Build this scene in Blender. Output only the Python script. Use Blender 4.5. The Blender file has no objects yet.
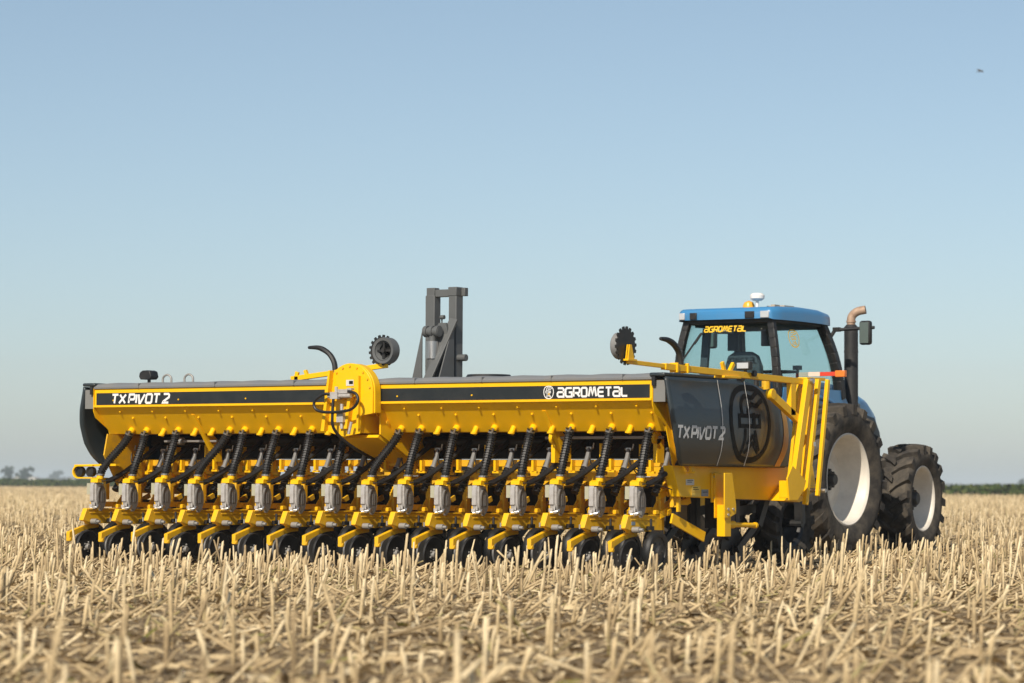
import bpy, bmesh, math, random
import numpy as np
from mathutils import Vector, Matrix

random.seed(7)
rng = np.random.default_rng(11)
S = bpy.context.scene
COL = S.collection

# ------------------------------------------------------------------ camera
# World axes: X runs along the seeder to its right end, Y is the driving direction, Z is up (metres).
F_PX, TH, D0, X0, ROLL, HZ, CAM_H = 3020.885, 0.594739, 26.52, 1.0366, 0.0053039, 483.5, 0.80
TC, TS = math.cos(TH), math.sin(TH)
CAM = Vector((-X0 * TC + D0 * TS, -X0 * TS - D0 * TC, CAM_H))
RIGHT0 = Vector((TC, TS, 0.0))          # horizontal, to the right in the picture
FWD0 = Vector((-TS, TC, 0.0))           # horizontal, away from the camera
def far_pt(lateral, dist, z=0.0):
    """A place on the field: metres right of and beyond the camera stand."""
    p = CAM + RIGHT0 * lateral + FWD0 * dist
    return Vector((p.x, p.y, z))
pitch = math.atan((HZ - 341.5) / F_PX)
fw = FWD0 * math.cos(pitch) + Vector((0, 0, 1)) * math.sin(pitch)
up = Vector((0, 0, 1)) * math.cos(pitch) - FWD0 * math.sin(pitch)
rx = RIGHT0 * math.cos(ROLL) + up * math.sin(ROLL)
uy = up * math.cos(ROLL) - RIGHT0 * math.sin(ROLL)
cam_data = bpy.data.cameras.new('camera')
cam = bpy.data.objects.new('camera', cam_data); COL.objects.link(cam)
cam.matrix_world = Matrix(((rx.x, uy.x, -fw.x, CAM.x), (rx.y, uy.y, -fw.y, CAM.y), (rx.z, uy.z, -fw.z, CAM.z), (0, 0, 0, 1)))
cam_data.sensor_width = 36.0
cam_data.lens = F_PX / 1024.0 * 36.0
cam_data.clip_start = 0.5; cam_data.clip_end = 20000.0
cam_data.dof.use_dof = True
cam_data.dof.focus_distance = 29.0
cam_data.dof.aperture_fstop = 3.2
S.camera = cam

# ------------------------------------------------------------------ sky, sun, exposure
SUN = Vector((0.17, -0.77, 0.615)).normalized()
elev = math.asin(SUN.z)
W = bpy.data.worlds.new('World'); S.world = W; W.use_nodes = True
nt = W.node_tree; nt.nodes.clear()
wo = nt.nodes.new('ShaderNodeOutputWorld'); bg = nt.nodes.new('ShaderNodeBackground'); sk = nt.nodes.new('ShaderNodeTexSky')
sk.sky_type = 'NISHITA'; sk.sun_disc = False
sk.sun_elevation = elev
sk.sun_rotation = math.atan2(SUN.x, SUN.y)
sk.air_density = 0.8; sk.dust_density = 0.7; sk.ozone_density = 2.2; sk.altitude = 50
bg.inputs['Strength'].default_value = 0.1
hs = nt.nodes.new('ShaderNodeHueSaturation'); hs.inputs['Saturation'].default_value = 0.83; hs.inputs['Value'].default_value = 1.0; hs.inputs['Hue'].default_value = 0.489
nt.links.new(sk.outputs['Color'], hs.inputs['Color']); nt.links.new(hs.outputs['Color'], bg.inputs['Color']); nt.links.new(bg.outputs['Background'], wo.inputs['Surface'])
sun_d = bpy.data.lights.new('sun', 'SUN'); sun_d.energy = 4.9; sun_d.angle = math.radians(0.5); sun_d.color = (1.0, 0.90, 0.76)
sun = bpy.data.objects.new('sun', sun_d); COL.objects.link(sun)
sun.rotation_euler = (-SUN).to_track_quat('-Z', 'Y').to_euler(); sun.location = (0, -30, 40)
S.view_settings.view_transform = 'Standard'; S.view_settings.look = 'None'
S.view_settings.gamma = 1.0; S.view_settings.use_curve_mapping = False
S.view_settings.exposure = 0.0
S.render.engine = 'CYCLES'
S.cycles.max_bounces = 8; S.cycles.transparent_max_bounces = 12; S.cycles.volume_bounces = 0

# ------------------------------------------------------------------ materials
def new_mat(name):
    m = bpy.data.materials.new(name); m.use_nodes = True
    return m, m.node_tree, m.node_tree.nodes['Principled BSDF']
def mat(name, col, rough=0.5, metal=0.0, coat=0.0, dirt=None, dirt_amt=0.35, scale=6.0, bump=0.0, spec=0.5, bscale=None):
    m, t, p = new_mat(name)
    p.inputs['Roughness'].default_value = rough; p.inputs['Metallic'].default_value = metal
    p.inputs['Coat Weight'].default_value = coat; p.inputs['Coat Roughness'].default_value = 0.12
    p.inputs['Specular IOR Level'].default_value = spec
    tc = t.nodes.new('ShaderNodeTexCoord')
    n = t.nodes.new('ShaderNodeTexNoise'); n.inputs['Scale'].default_value = scale; n.inputs['Detail'].default_value = 7; n.inputs['Roughness'].default_value = 0.65
    t.links.new(tc.outputs['Object'], n.inputs['Vector'])
    mx = t.nodes.new('ShaderNodeMix'); mx.data_type = 'RGBA'
    d = dirt if dirt else tuple(c * 0.8 for c in col)
    mx.inputs[6].default_value = (*col, 1); mx.inputs[7].default_value = (*d, 1)
    mr = t.nodes.new('ShaderNodeMapRange'); mr.inputs['From Min'].default_value = 0.42; mr.inputs['From Max'].default_value = 0.78
    mr.inputs['To Min'].default_value = 0.0; mr.inputs['To Max'].default_value = dirt_amt
    t.links.new(n.outputs['Fac'], mr.inputs['Value']); t.links.new(mr.outputs['Result'], mx.inputs[0])
    t.links.new(mx.outputs[2], p.inputs['Base Color'])
    rr = t.nodes.new('ShaderNodeMapRange'); rr.inputs['To Min'].default_value = rough * 0.85; rr.inputs['To Max'].default_value = min(1, rough * 1.35)
    t.links.new(n.outputs['Fac'], rr.inputs['Value']); t.links.new(rr.outputs['Result'], p.inputs['Roughness'])
    if bump:
        b = t.nodes.new('ShaderNodeBump'); b.inputs['Strength'].default_value = bump; b.inputs['Distance'].default_value = 0.01
        n2 = t.nodes.new('ShaderNodeTexNoise'); n2.inputs['Scale'].default_value = bscale or scale * 6; n2.inputs['Detail'].default_value = 5
        t.links.new(tc.outputs['Object'], n2.inputs['Vector']); t.links.new(n2.outputs['Fac'], b.inputs['Height'])
        t.links.new(b.outputs['Normal'], p.inputs['Normal'])
    return m

DUST = (0.30, 0.24, 0.16)
YEL = mat('yellow_paint', (0.90, 0.51, 0.003), 0.36, coat=0.0, spec=0.35, dirt=(0.62, 0.35, 0.012), dirt_amt=0.30, scale=5)
YELU = mat('dusty_yellow_paint', (0.88, 0.49, 0.004), 0.42, dirt=(0.40, 0.27, 0.08), dirt_amt=0.55, scale=11, spec=0.35)
YELD = mat('worn_yellow_paint', (0.80, 0.44, 0.006), 0.4, coat=0.1, dirt=(0.30, 0.19, 0.06), dirt_amt=0.65, scale=9)
BAND = mat('black_band', (0.012, 0.016, 0.018), 0.4, dirt=(0.05, 0.05, 0.045), dirt_amt=0.3, scale=4)
COVER = mat('graphite_gloss', (0.024, 0.035, 0.042), 0.36, coat=0.25, dirt=(0.06, 0.06, 0.055), dirt_amt=0.4, scale=3)
FLANGE = mat('grey_flange', (0.20, 0.20, 0.19), 0.5)
LID = mat('grey_lid', (0.19, 0.20, 0.21), 0.5, dirt=DUST, dirt_amt=0.35, scale=4)
MAST = mat('grey_steel_paint', (0.105, 0.11, 0.11), 0.45, dirt=(0.08, 0.08, 0.08), scale=5)
STEEL = mat('bare_steel', (0.55, 0.54, 0.52), 0.3, metal=0.9, dirt=(0.3, 0.28, 0.25), scale=12)
GALV = mat('dull_metal', (0.34, 0.33, 0.31), 0.5, metal=0.35, dirt=(0.2, 0.18, 0.15), scale=14)
ALU = mat('cast_aluminium', (0.50, 0.48, 0.46), 0.5, metal=0.25, dirt=(0.26, 0.23, 0.19), dirt_amt=0.7, scale=18, bump=0.15)
ALUD = mat('shaded_cast_aluminium', (0.19, 0.18, 0.17), 0.55, metal=0.25, dirt=(0.18, 0.16, 0.13), dirt_amt=0.6, scale=16, bump=0.2)  # meter side plate, colour darkened so that face looks shaded beside the front
LUG = mat('clear_plastic', (0.42, 0.41, 0.30), 0.3, dirt=(0.30, 0.27, 0.17), scale=20)
HOSE = mat('black_hose', (0.010, 0.010, 0.011), 0.42, dirt=(0.04, 0.035, 0.03), dirt_amt=0.4, scale=12)
BLACK = mat('black_paint', (0.012, 0.013, 0.014), 0.45, dirt=(0.06, 0.05, 0.04), dirt_amt=0.5, scale=8)
RUB = mat('tyre_rubber', (0.040, 0.036, 0.032), 0.85, dirt=(0.19, 0.16, 0.12), dirt_amt=0.75, scale=5, bump=0.3, spec=0.25)
RUBW = mat('wheel_rubber', (0.009, 0.010, 0.011), 0.5, dirt=(0.06, 0.05, 0.04), dirt_amt=0.4, scale=9)
HUBG = mat('hub_paint', (0.045, 0.045, 0.045), 0.5, dirt=(0.13, 0.11, 0.08), dirt_amt=0.6, scale=14)
DISC = mat('grey_disc', (0.085, 0.085, 0.083), 0.5, metal=0.2, dirt=(0.15, 0.12, 0.09), dirt_amt=0.6, scale=10)
CREAM = mat('cream_rim_paint', (0.76, 0.71, 0.62), 0.45, dirt=(0.44, 0.40, 0.34), dirt_amt=0.5, scale=5)
BLUE = mat('blue_paint', (0.05, 0.225, 0.46), 0.3, coat=0.4, dirt=(0.10, 0.20, 0.36), dirt_amt=0.35, scale=4)
WHITE = mat('white_print', (0.80, 0.80, 0.78), 0.5)
PALE = mat('pale_print', (0.62, 0.63, 0.63), 0.5)
BLKPRINT = mat('black_print', (0.006, 0.007, 0.008), 0.6, spec=0.2)
YPRINT = mat('yellow_print', (0.85, 0.52, 0.02), 0.5)
DPRINT = mat('dull_gold_print', (0.28, 0.21, 0.10), 0.5)
RED = mat('red_reflector', (0.70, 0.06, 0.03), 0.35)
PINK = mat('white_reflector', (0.80, 0.62, 0.50), 0.4)
ORANGE = mat('orange_lens', (0.85, 0.22, 0.03), 0.3)
AMBER = mat('amber_dome', (0.85, 0.42, 0.04), 0.3)
WPLAST = mat('white_plastic', (0.80, 0.79, 0.76), 0.4, dirt=(0.5, 0.45, 0.38), scale=20)
LENS = mat('lamp_lens', (0.62, 0.64, 0.66), 0.2, metal=0.3)
MIRR = mat('dark_mirror', (0.10, 0.13, 0.12), 0.25)
SEATM = mat('seat_fabric', (0.05, 0.065, 0.08), 0.8)
EXH = mat('heat_black_pipe', (0.030, 0.031, 0.033), 0.5, metal=0.3, dirt=(0.09, 0.08, 0.07), dirt_amt=0.5, scale=8)
TIP = mat('rusty_pipe', (0.44, 0.31, 0.22), 0.6, metal=0.2, dirt=(0.22, 0.12, 0.07), dirt_amt=0.8, scale=14)
WOODM = mat('tan_board', (0.42, 0.34, 0.25), 0.7)
STICK = mat('sticker_white', (0.60, 0.60, 0.55), 0.5)
STICKB = mat('sticker_blue', (0.20, 0.27, 0.33), 0.5)
STICKY = mat('sticker_yellow', (0.80, 0.56, 0.10), 0.5)

def glass_mat():
    m, t, p = new_mat('tinted_glass'); t.nodes.remove(p)
    out = t.nodes['Material Output']
    tr = t.nodes.new('ShaderNodeBsdfTransparent'); tr.inputs['Color'].default_value = (0.845, 0.925, 0.93, 1)
    gl = t.nodes.new('ShaderNodeBsdfGlossy'); gl.inputs['Roughness'].default_value = 0.02
    fr = t.nodes.new('ShaderNodeFresnel'); fr.inputs['IOR'].default_value = 1.45
    mx = t.nodes.new('ShaderNodeMixShader')
    gm = t.nodes.new('ShaderNodeNewGeometry'); iv = t.nodes.new('ShaderNodeMath'); iv.operation = 'SUBTRACT'; iv.inputs[0].default_value = 1.0
    t.links.new(gm.outputs['Backfacing'], iv.inputs[1]); ml = t.nodes.new('ShaderNodeMath'); ml.operation = 'MULTIPLY'
    t.links.new(fr.outputs['Fac'], ml.inputs[0]); t.links.new(iv.outputs[0], ml.inputs[1]); t.links.new(ml.outputs[0], mx.inputs['Fac']); t.links.new(tr.outputs[0], mx.inputs[1]); t.links.new(gl.outputs[0], mx.inputs[2])
    t.links.new(mx.outputs[0], out.inputs['Surface'])
    return m
GLASS = glass_mat()

# ------------------------------------------------------------------ mesh helpers
class MB:
    def __init__(s): s.v = []; s.f = []
    def add(s, verts, faces):
        o = len(s.v); s.v += [tuple(p) for p in verts]; s.f += [tuple(i + o for i in f) for f in faces]; return s
    def box(s, x0, x1, y0, y1, z0, z1):
        return s.add([(x0, y0, z0), (x1, y0, z0), (x1, y1, z0), (x0, y1, z0), (x0, y0, z1), (x1, y0, z1), (x1, y1, z1), (x0, y1, z1)],
                     [(0, 3, 2, 1), (4, 5, 6, 7), (0, 1, 5, 4), (1, 2, 6, 5), (2, 3, 7, 6), (3, 0, 4, 7)])
    def beam(s, p, q, w, h, upv=(0, 0, 1)):
        p, q = Vector(p), Vector(q); d = (q - p).normalized(); u = Vector(upv)
        if abs(d.dot(u)) > 0.95: u = Vector((0, 1, 0))
        a = d.cross(u).normalized() * (w / 2); b = a.cross(d).normalized() * (h / 2)
        vs = [p - a - b, p + a - b, p + a + b, p - a + b, q - a - b, q + a - b, q + a + b, q - a + b]
        return s.add(vs, [(0, 1, 2, 3), (4, 7, 6, 5), (0, 4, 5, 1), (1, 5, 6, 2), (2, 6, 7, 3), (3, 7, 4, 0)])
    def prism(s, poly, axis, a, b):
        """poly: 2D outline; axis 'x': (y,z), axis 'y': (x,z), axis 'z': (x,y)."""
        def P(u, v, t):
            return {'x': (t, u, v), 'y': (u, t, v), 'z': (u, v, t)}[axis]
        n = len(poly)
        vs = [P(u, v, a) for u, v in poly] + [P(u, v, b) for u, v in poly]
        fs = [tuple(range(n)), tuple(range(2 * n - 1, n - 1, -1))] + [(i, i + n, (i + 1) % n + n, (i + 1) % n) for i in range(n)]
        return s.add(vs, fs)
    def tube(s, pts, r, n=10, caps=True):
        pts = [Vector(p) for p in pts]; m = len(pts)
        rs = r if isinstance(r, (list, tuple)) else [r] * m
        prev = None; vs = []
        for i, p in enumerate(pts):
            d = (pts[min(i + 1, m - 1)] - pts[max(i - 1, 0)]).normalized()
            if prev is None:
                u = Vector((0, 0, 1)) if abs(d.z) < 0.9 else Vector((1, 0, 0))
                a = d.cross(u).normalized()
            else:
                a = (prev - d * prev.dot(d)).normalized()
            prev = a; b = d.cross(a)
            for k in range(n):
                t = 2 * math.pi * k / n
                vs.append(p + (a * math.cos(t) + b * math.sin(t)) * rs[i])
        fs = [(i * n + k, i * n + (k + 1) % n, (i + 1) * n + (k + 1) % n, (i + 1) * n + k) for i in range(m - 1) for k in range(n)]
        if caps: fs += [tuple(range(n - 1, -1, -1)), tuple((m - 1) * n + k for k in range(n))]
        return s.add(vs, fs)
    def cyl(s, p, q, r, n=16, r2=None):
        return s.tube([p, q], [r, r if r2 is None else r2], n)
    def lathe(s, prof, c, axis='x', n=40, closed=False):
        """prof: (along axis, radius) pairs."""
        c = Vector(c); vs = []
        for k in range(n):
            t = 2 * math.pi * k / n; ct, st = math.cos(t), math.sin(t)
            for a, r in prof:
                o = {'x': (a, r * ct, r * st), 'y': (r * st, a, r * ct), 'z': (r * ct, r * st, a)}[axis]
                vs.append(c + Vector(o))
        m = len(prof); fs = []
        for k in range(n):
            k2 = (k + 1) % n
            for i in range(m if closed else m - 1):
                j = (i + 1) % m
                fs.append((k * m + i, k * m + j, k2 * m + j, k2 * m + i))
        return s.add(vs, fs)
    def grid(s, rows):
        m = len(rows[0]); vs = [p for r in rows for p in r]
        fs = [(i * m + j, i * m + j + 1, (i + 1) * m + j + 1, (i + 1) * m + j) for i in range(len(rows) - 1) for j in range(m - 1)]
        return s.add(vs, fs)
    def build(s, name, material, parent=None, loc=(0, 0, 0), bevel=0.0, solid=0.0, smooth=35, fix=True):
        me = bpy.data.meshes.new(name)
        me.from_pydata([tuple(v) for v in s.v], [], s.f); me.update()
        if fix:
            bm = bmesh.new(); bm.from_mesh(me); bmesh.ops.recalc_face_normals(bm, faces=bm.faces[:]); bm.to_mesh(me); bm.free()
        if smooth:
            me.shade_smooth(); me.set_sharp_from_angle(angle=math.radians(smooth))
        me.materials.append(material)
        o = bpy.data.objects.new(name, me); COL.objects.link(o)
        o.location = loc
        if parent: o.parent = parent
        if bevel:
            b = o.modifiers.new('bevel', 'BEVEL'); b.width = bevel; b.segments = 2; b.limit_method = 'ANGLE'; b.angle_limit = math.radians(40)
        if solid:
            q = o.modifiers.new('solid', 'SOLIDIFY'); q.thickness = solid; q.offset = -1
        return o

def empty(name, loc, label, cat, group=None):
    o = bpy.data.objects.new(name, None); COL.objects.link(o); o.location = loc
    o.empty_display_size = 0.3
    o['label'] = label; o['category'] = cat
    if group: o['group'] = group
    return o
def tag(o, label, cat, group=None):
    o['label'] = label; o['category'] = cat
    if group: o['group'] = group
    return o
def structure(o): o['kind'] = 'structure'; return o
def stuff(o, label=None, cat=None):
    o['kind'] = 'stuff'
    if label: o['label'] = label
    if cat: o['category'] = cat
    return o
def bez(p0, p1, p2, p3, n=12):
    p0, p1, p2, p3 = map(Vector, (p0, p1, p2, p3)); r = []
    for i in range(n + 1):
        t = i / n; q = 1 - t
        r.append(p0 * q ** 3 + p1 * 3 * q * q * t + p2 * 3 * q * t * t + p3 * t ** 3)
    return r
def smoothpath(pts, n=6):
    pts = [Vector(p) for p in pts]; out = []
    for i in range(len(pts) - 1):
        p0 = pts[max(i - 1, 0)]; p1 = pts[i]; p2 = pts[i + 1]; p3 = pts[min(i + 2, len(pts) - 1)]
        for k in range(n):
            t = k / n
            out.append(0.5 * ((2 * p1) + (p2 - p0) * t + (2 * p0 - 5 * p1 + 4 * p2 - p3) * t * t + (3 * p1 - p0 - 3 * p2 + p3) * t ** 3))
    out.append(pts[-1]); return out
def corrugated(pts, r, pitch=0.022, n=10):
    pts = [Vector(p) for p in pts]
    L = [0]
    for i in range(1, len(pts)): L.append(L[-1] + (pts[i] - pts[i - 1]).length)
    k = max(4, int(L[-1] / pitch) * 4); out = []; rs = []; j = 0
    for i in range(k + 1):
        d = L[-1] * i / k
        while j < len(pts) - 2 and L[j + 1] < d: j += 1
        t = (d - L[j]) / max(1e-6, L[j + 1] - L[j])
        out.append(pts[j].lerp(pts[j + 1], min(1, t)))
        rs.append(r * (1.0, 1.0, 0.80, 0.80)[i % 4])
    return MB().tube(out, rs, n)

# ------------------------------------------------------------------ lettering made of strokes
GLY = {
 'T': (0.85, [[(0, 1), (0.85, 1)], [(0.425, 1), (0.425, 0)]]),
 'X': (0.85, [[(0, 1), (0.85, 0)], [(0.85, 1), (0, 0)]]),
 'P': (0.75, [[(0, 0), (0, 1), (0.65, 1), (0.75, 0.9), (0.75, 0.52), (0.65, 0.42), (0, 0.42)]]),
 'I': (0.05, [[(0.03, 0), (0.03, 1)]]),
 'V': (0.85, [[(0, 1), (0.2, 0), (0.35, 0), (0.85, 1)]]),
 'O': (0.80, [[(0.12, 0), (0, 0.12), (0, 0.88), (0.12, 1), (0.68, 1), (0.8, 0.88), (0.8, 0.12), (0.68, 0), (0.12, 0)]]),
 '2': (0.78, [[(0, 1), (0.66, 1), (0.78, 0.88), (0.78, 0.62), (0.05, 0.12), (0, 0), (0.78, 0)]]),
 'a': (0.95, [[(0.05, 1), (0.8, 1), (0.95, 0.85), (0.95, 0), (0.15, 0), (0, 0.14), (0, 0.40), (0.15, 0.54), (0.95, 0.54)]]),
 'G': (0.95, [[(0.95, 1), (0.18, 1), (0, 0.82), (0, 0.18), (0.18, 0), (0.95, 0), (0.95, 0.5), (0.5, 0.5)]]),
 'R': (0.9, [[(0, 0), (0, 1), (0.76, 1), (0.9, 0.86), (0.9, 0.56), (0.76, 0.42), (0, 0.42)], [(0.46, 0.42), (0.92, 0)]]),
 'M': (1.15, [[(0, 0), (0.22, 1), (0.36, 1), (0.58, 0.2), (0.8, 1), (0.94, 1), (1.15, 0)]]),
 'E': (0.85, [[(0.85, 1), (0.16, 1), (0, 0.84), (0, 0.16), (0.16, 0), (0.85, 0)], [(0, 0.5), (0.8, 0.5)]]),
 'L': (0.85, [[(0, 1), (0, 0.14), (0.14, 0), (0.85, 0)]]),
}
def ribbon(path, w):
    """2D polyline -> list of quads with mitred joints."""
    P = [Vector(p) for p in path]; n = len(P)
    closed = (P[0] - P[-1]).length < 1e-6
    if closed: P = P[:-1]; n -= 1
    L = []; R = []
    for i in range(n):
        a = P[(i - 1) % n] if (closed or i > 0) else None
        b = P[(i + 1) % n] if (closed or i < n - 1) else None
        d1 = (P[i] - a).normalized() if a is not None else None
        d2 = (b - P[i]).normalized() if b is not None else None
        d1 = d1 if d1 is not None else d2; d2 = d2 if d2 is not None else d1
        n1 = Vector((-d1.y, d1.x)); n2 = Vector((-d2.y, d2.x)); m = (n1 + n2)
        m = m.normalized() if m.length > 1e-4 else n1
        k = min(1.8, 1 / max(0.3, m.dot(n1)))
        L.append(P[i] + m * k * w / 2); R.append(P[i] - m * k * w / 2)
    return [(L[i], L[(i + 1) % n], R[(i + 1) % n], R[i]) for i in range(n if closed else n - 1)]
def stroke_text(text, width, height, stroke, slant=0.0, gap=0.30, space=0.45):
    """Quads (layer, 4 points) of a word fitted into width x height."""
    x = 0; items = []
    for ch in text:
        if ch == ' ': x += space; continue
        gw, paths = GLY[ch]
        for k, p in enumerate(paths): items.append((k, [(x + a, b) for a, b in p]))
        x += gw + gap
    x -= gap; sw = stroke
    sx = (width - sw * height - slant * height) / x; sy = height * (1 - sw)
    out = []
    for k, p in items:
        q = [(a * sx + sw * height / 2 + slant * (b * sy), b * sy + sw * height / 2) for a, b in p]
        for quad in ribbon(q, sw * height): out.append((k, quad))
    return out
def decal(quads, place, sub=1):
    """place(x, y, lift) -> 3D point; the strokes of a letter lie a hair above one another."""
    mb = MB()
    for k, q in quads:
        a, b, c, d = q; n = max(1, sub)
        for i in range(n):
            t0, t1 = i / n, (i + 1) / n
            pts = [a.lerp(b, t0), a.lerp(b, t1), d.lerp(c, t1), d.lerp(c, t0)]
            mb.add([place(p.x, p.y, 0.0006 * k) for p in pts], [(0, 1, 2, 3)])
    return mb
def emblem_quads(w, h, bold=1.0):
    """Oval badge holding a bound sheaf: two hooked shoots, a buckle, a forked stem with chevrons."""
    def T(p): return [(x * w, y * h) for x, y in p]
    def C(p, n=5): return [(v.x, v.y) for v in smoothpath([(x, y, 0) for x, y in p], n)]
    oval = []
    for i in range(33):
        t = 2 * math.pi * i / 32; c, s = math.cos(t), math.sin(t)
        k = 2 / 2.6
        x = 0.46 * math.copysign(abs(c) ** k, c); y = 0.46 * math.copysign(abs(s) ** k, s)
        if y < 0: x *= 1 + 0.32 * y
        oval.append((x, y))
    oval[-1] = oval[0]
    sw = 0.075 * h * bold; qs = [(0, q) for q in ribbon(T(oval), sw)]
    for lay, p, k in ((1, C([(-0.20, 0.12), (-0.20, 0.26), (-0.10, 0.35), (0.05, 0.33), (0.15, 0.38), (0.24, 0.42)]), 0.8),
                      (1, C([(-0.06, 0.12), (-0.05, 0.20), (0.04, 0.245), (0.14, 0.23), (0.24, 0.28), (0.31, 0.31)]), 0.8),
                      (2, [(-0.27, 0.10), (0.20, 0.10), (0.20, -0.03), (-0.27, -0.03), (-0.27, 0.10)], 0.7),
                      (3, [(0.06, 0.14), (0.06, -0.06)], 1.0),
                      (1, C([(-0.14, -0.06), (-0.15, -0.2), (-0.22, -0.40)]), 0.7),
                      (1, C([(0.08, -0.08), (0.12, -0.2), (0.20, -0.34)]), 0.7),
                      (2, [(-0.10, -0.26), (0.03, -0.15), (0.14, -0.26)], 0.6),
                      (2, [(-0.14, -0.37), (0.03, -0.24), (0.18, -0.37)], 0.6)):
        qs += [(lay, q) for q in ribbon(T(p), sw * k)]
    return qs

# ------------------------------------------------------------------ ground
def ground_material():
    m, t, p = new_mat('stubble_soil')
    p.inputs['Roughness'].default_value = 0.95; p.inputs['Specular IOR Level'].default_value = 0.1
    tc = t.nodes.new('ShaderNodeTexCoord')
    mp = t.nodes.new('ShaderNodeMapping'); mp.inputs['Scale'].default_value = (1, 0.25, 1)
    t.links.new(tc.outputs['Object'], mp.inputs['Vector'])
    def noise(sc, det=6, src=None):
        n = t.nodes.new('ShaderNodeTexNoise'); n.inputs['Scale'].default_value = sc; n.inputs['Detail'].default_value = det; n.inputs['Roughness'].default_value = 0.7
        t.links.new((src or tc.outputs['Object']), n.inputs['Vector']); return n
    n1 = noise(26, 8, mp.outputs['Vector']); n2 = noise(2.2); n3 = noise(0.06, 4)
    cr = t.nodes.new('ShaderNodeValToRGB'); t.links.new(n1.outputs['Fac'], cr.inputs['Fac'])
    e = cr.color_ramp.elements
    e[0].position = 0.34; e[0].color = (0.065, 0.047, 0.030, 1); e[1].position = 0.62; e[1].color = (0.46, 0.35, 0.21, 1)
    k = e.new(0.46); k.color = (0.24, 0.175, 0.10, 1)
    mx = t.nodes.new('ShaderNodeMix'); mx.data_type = 'RGBA'; mx.blend_type = 'MULTIPLY'; mx.inputs[0].default_value = 0.6
    c2 = t.nodes.new('ShaderNodeValToRGB'); t.links.new(n2.outputs['Fac'], c2.inputs['Fac'])
    c2.color_ramp.elements[0].position = 0.3; c2.color_ramp.elements[0].color = (0.7, 0.66, 0.6, 1); c2.color_ramp.elements[1].position = 0.7; c2.color_ramp.elements[1].color = (1, 1, 1, 1)
    t.links.new(cr.outputs['Color'], mx.inputs[6]); t.links.new(c2.outputs['Color'], mx.inputs[7])
    m3 = t.nodes.new('ShaderNodeMix'); m3.data_type = 'RGBA'; m3.blend_type = 'MULTIPLY'; m3.inputs[0].default_value = 0.35
    c3 = t.nodes.new('ShaderNodeValToRGB'); t.links.new(n3.outputs['Fac'], c3.inputs['Fac'])
    c3.color_ramp.elements[0].position = 0.35; c3.color_ramp.elements[0].color = (0.75, 0.72, 0.65, 1); c3.color_ramp.elements[1].position = 0.65
    t.links.new(mx.outputs[2], m3.inputs[6]); t.links.new(c3.outputs['Color'], m3.inputs[7])
    t.links.new(m3.outputs[2], p.inputs['Base Color'])
    b = t.nodes.new('ShaderNodeBump'); b.inputs['Strength'].default_value = 0.7; b.inputs['Distance'].default_value = 0.03
    t.links.new(n1.outputs['Fac'], b.inputs['Height']); t.links.new(b.outputs['Normal'], p.inputs['Normal'])
    return m
def build_ground():
    # one sheet: fine rings near the camera stand, growing outwards to the horizon
    rad = [0.0]; r = 1.0
    while r < 9000: rad.append(r); r *= 1.12
    n = 96; vs = [(CAM.x, CAM.y, 0)]; fs = []
    for i, r in enumerate(rad[1:]):
        for k in range(n):
            a = 2 * math.pi * k / n
            z = 0.02 * math.sin(0.9 * r + 3 * a) * math.sin(5 * a + r * 0.4) if r < 60 else 0
            vs.append((CAM.x + r * math.cos(a), CAM.y + r * math.sin(a), z))
    for k in range(n): fs.append((0, 1 + k, 1 + (k + 1) % n))
    for i in range(len(rad) - 2):
        for k in range(n):
            a = 1 + i * n; b = a + n
            fs.append((a + k, b + k, b + (k + 1) % n, a + (k + 1) % n))
    o = MB().add(vs, fs).build('ground', ground_material(), smooth=0)
    structure(o)
build_ground()

# ------------------------------------------------------------------ seeder
CU = -3.01                                    # middle of the seeder
seeder = empty('seeder', (CU, 0.8, 0), 'long yellow seeder with sixteen row units and black corrugated hoses, behind the tractor', 'seeder')
OFF = Vector((-CU, -0.8, 0))
def part(mb, name, m, parent=seeder, **k):
    """A part given in world metres, hung under the seeder."""
    o = mb.build(name, m, parent, **k)
    o.location = OFF if parent is seeder else (0, 0, 0)
    return o

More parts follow.
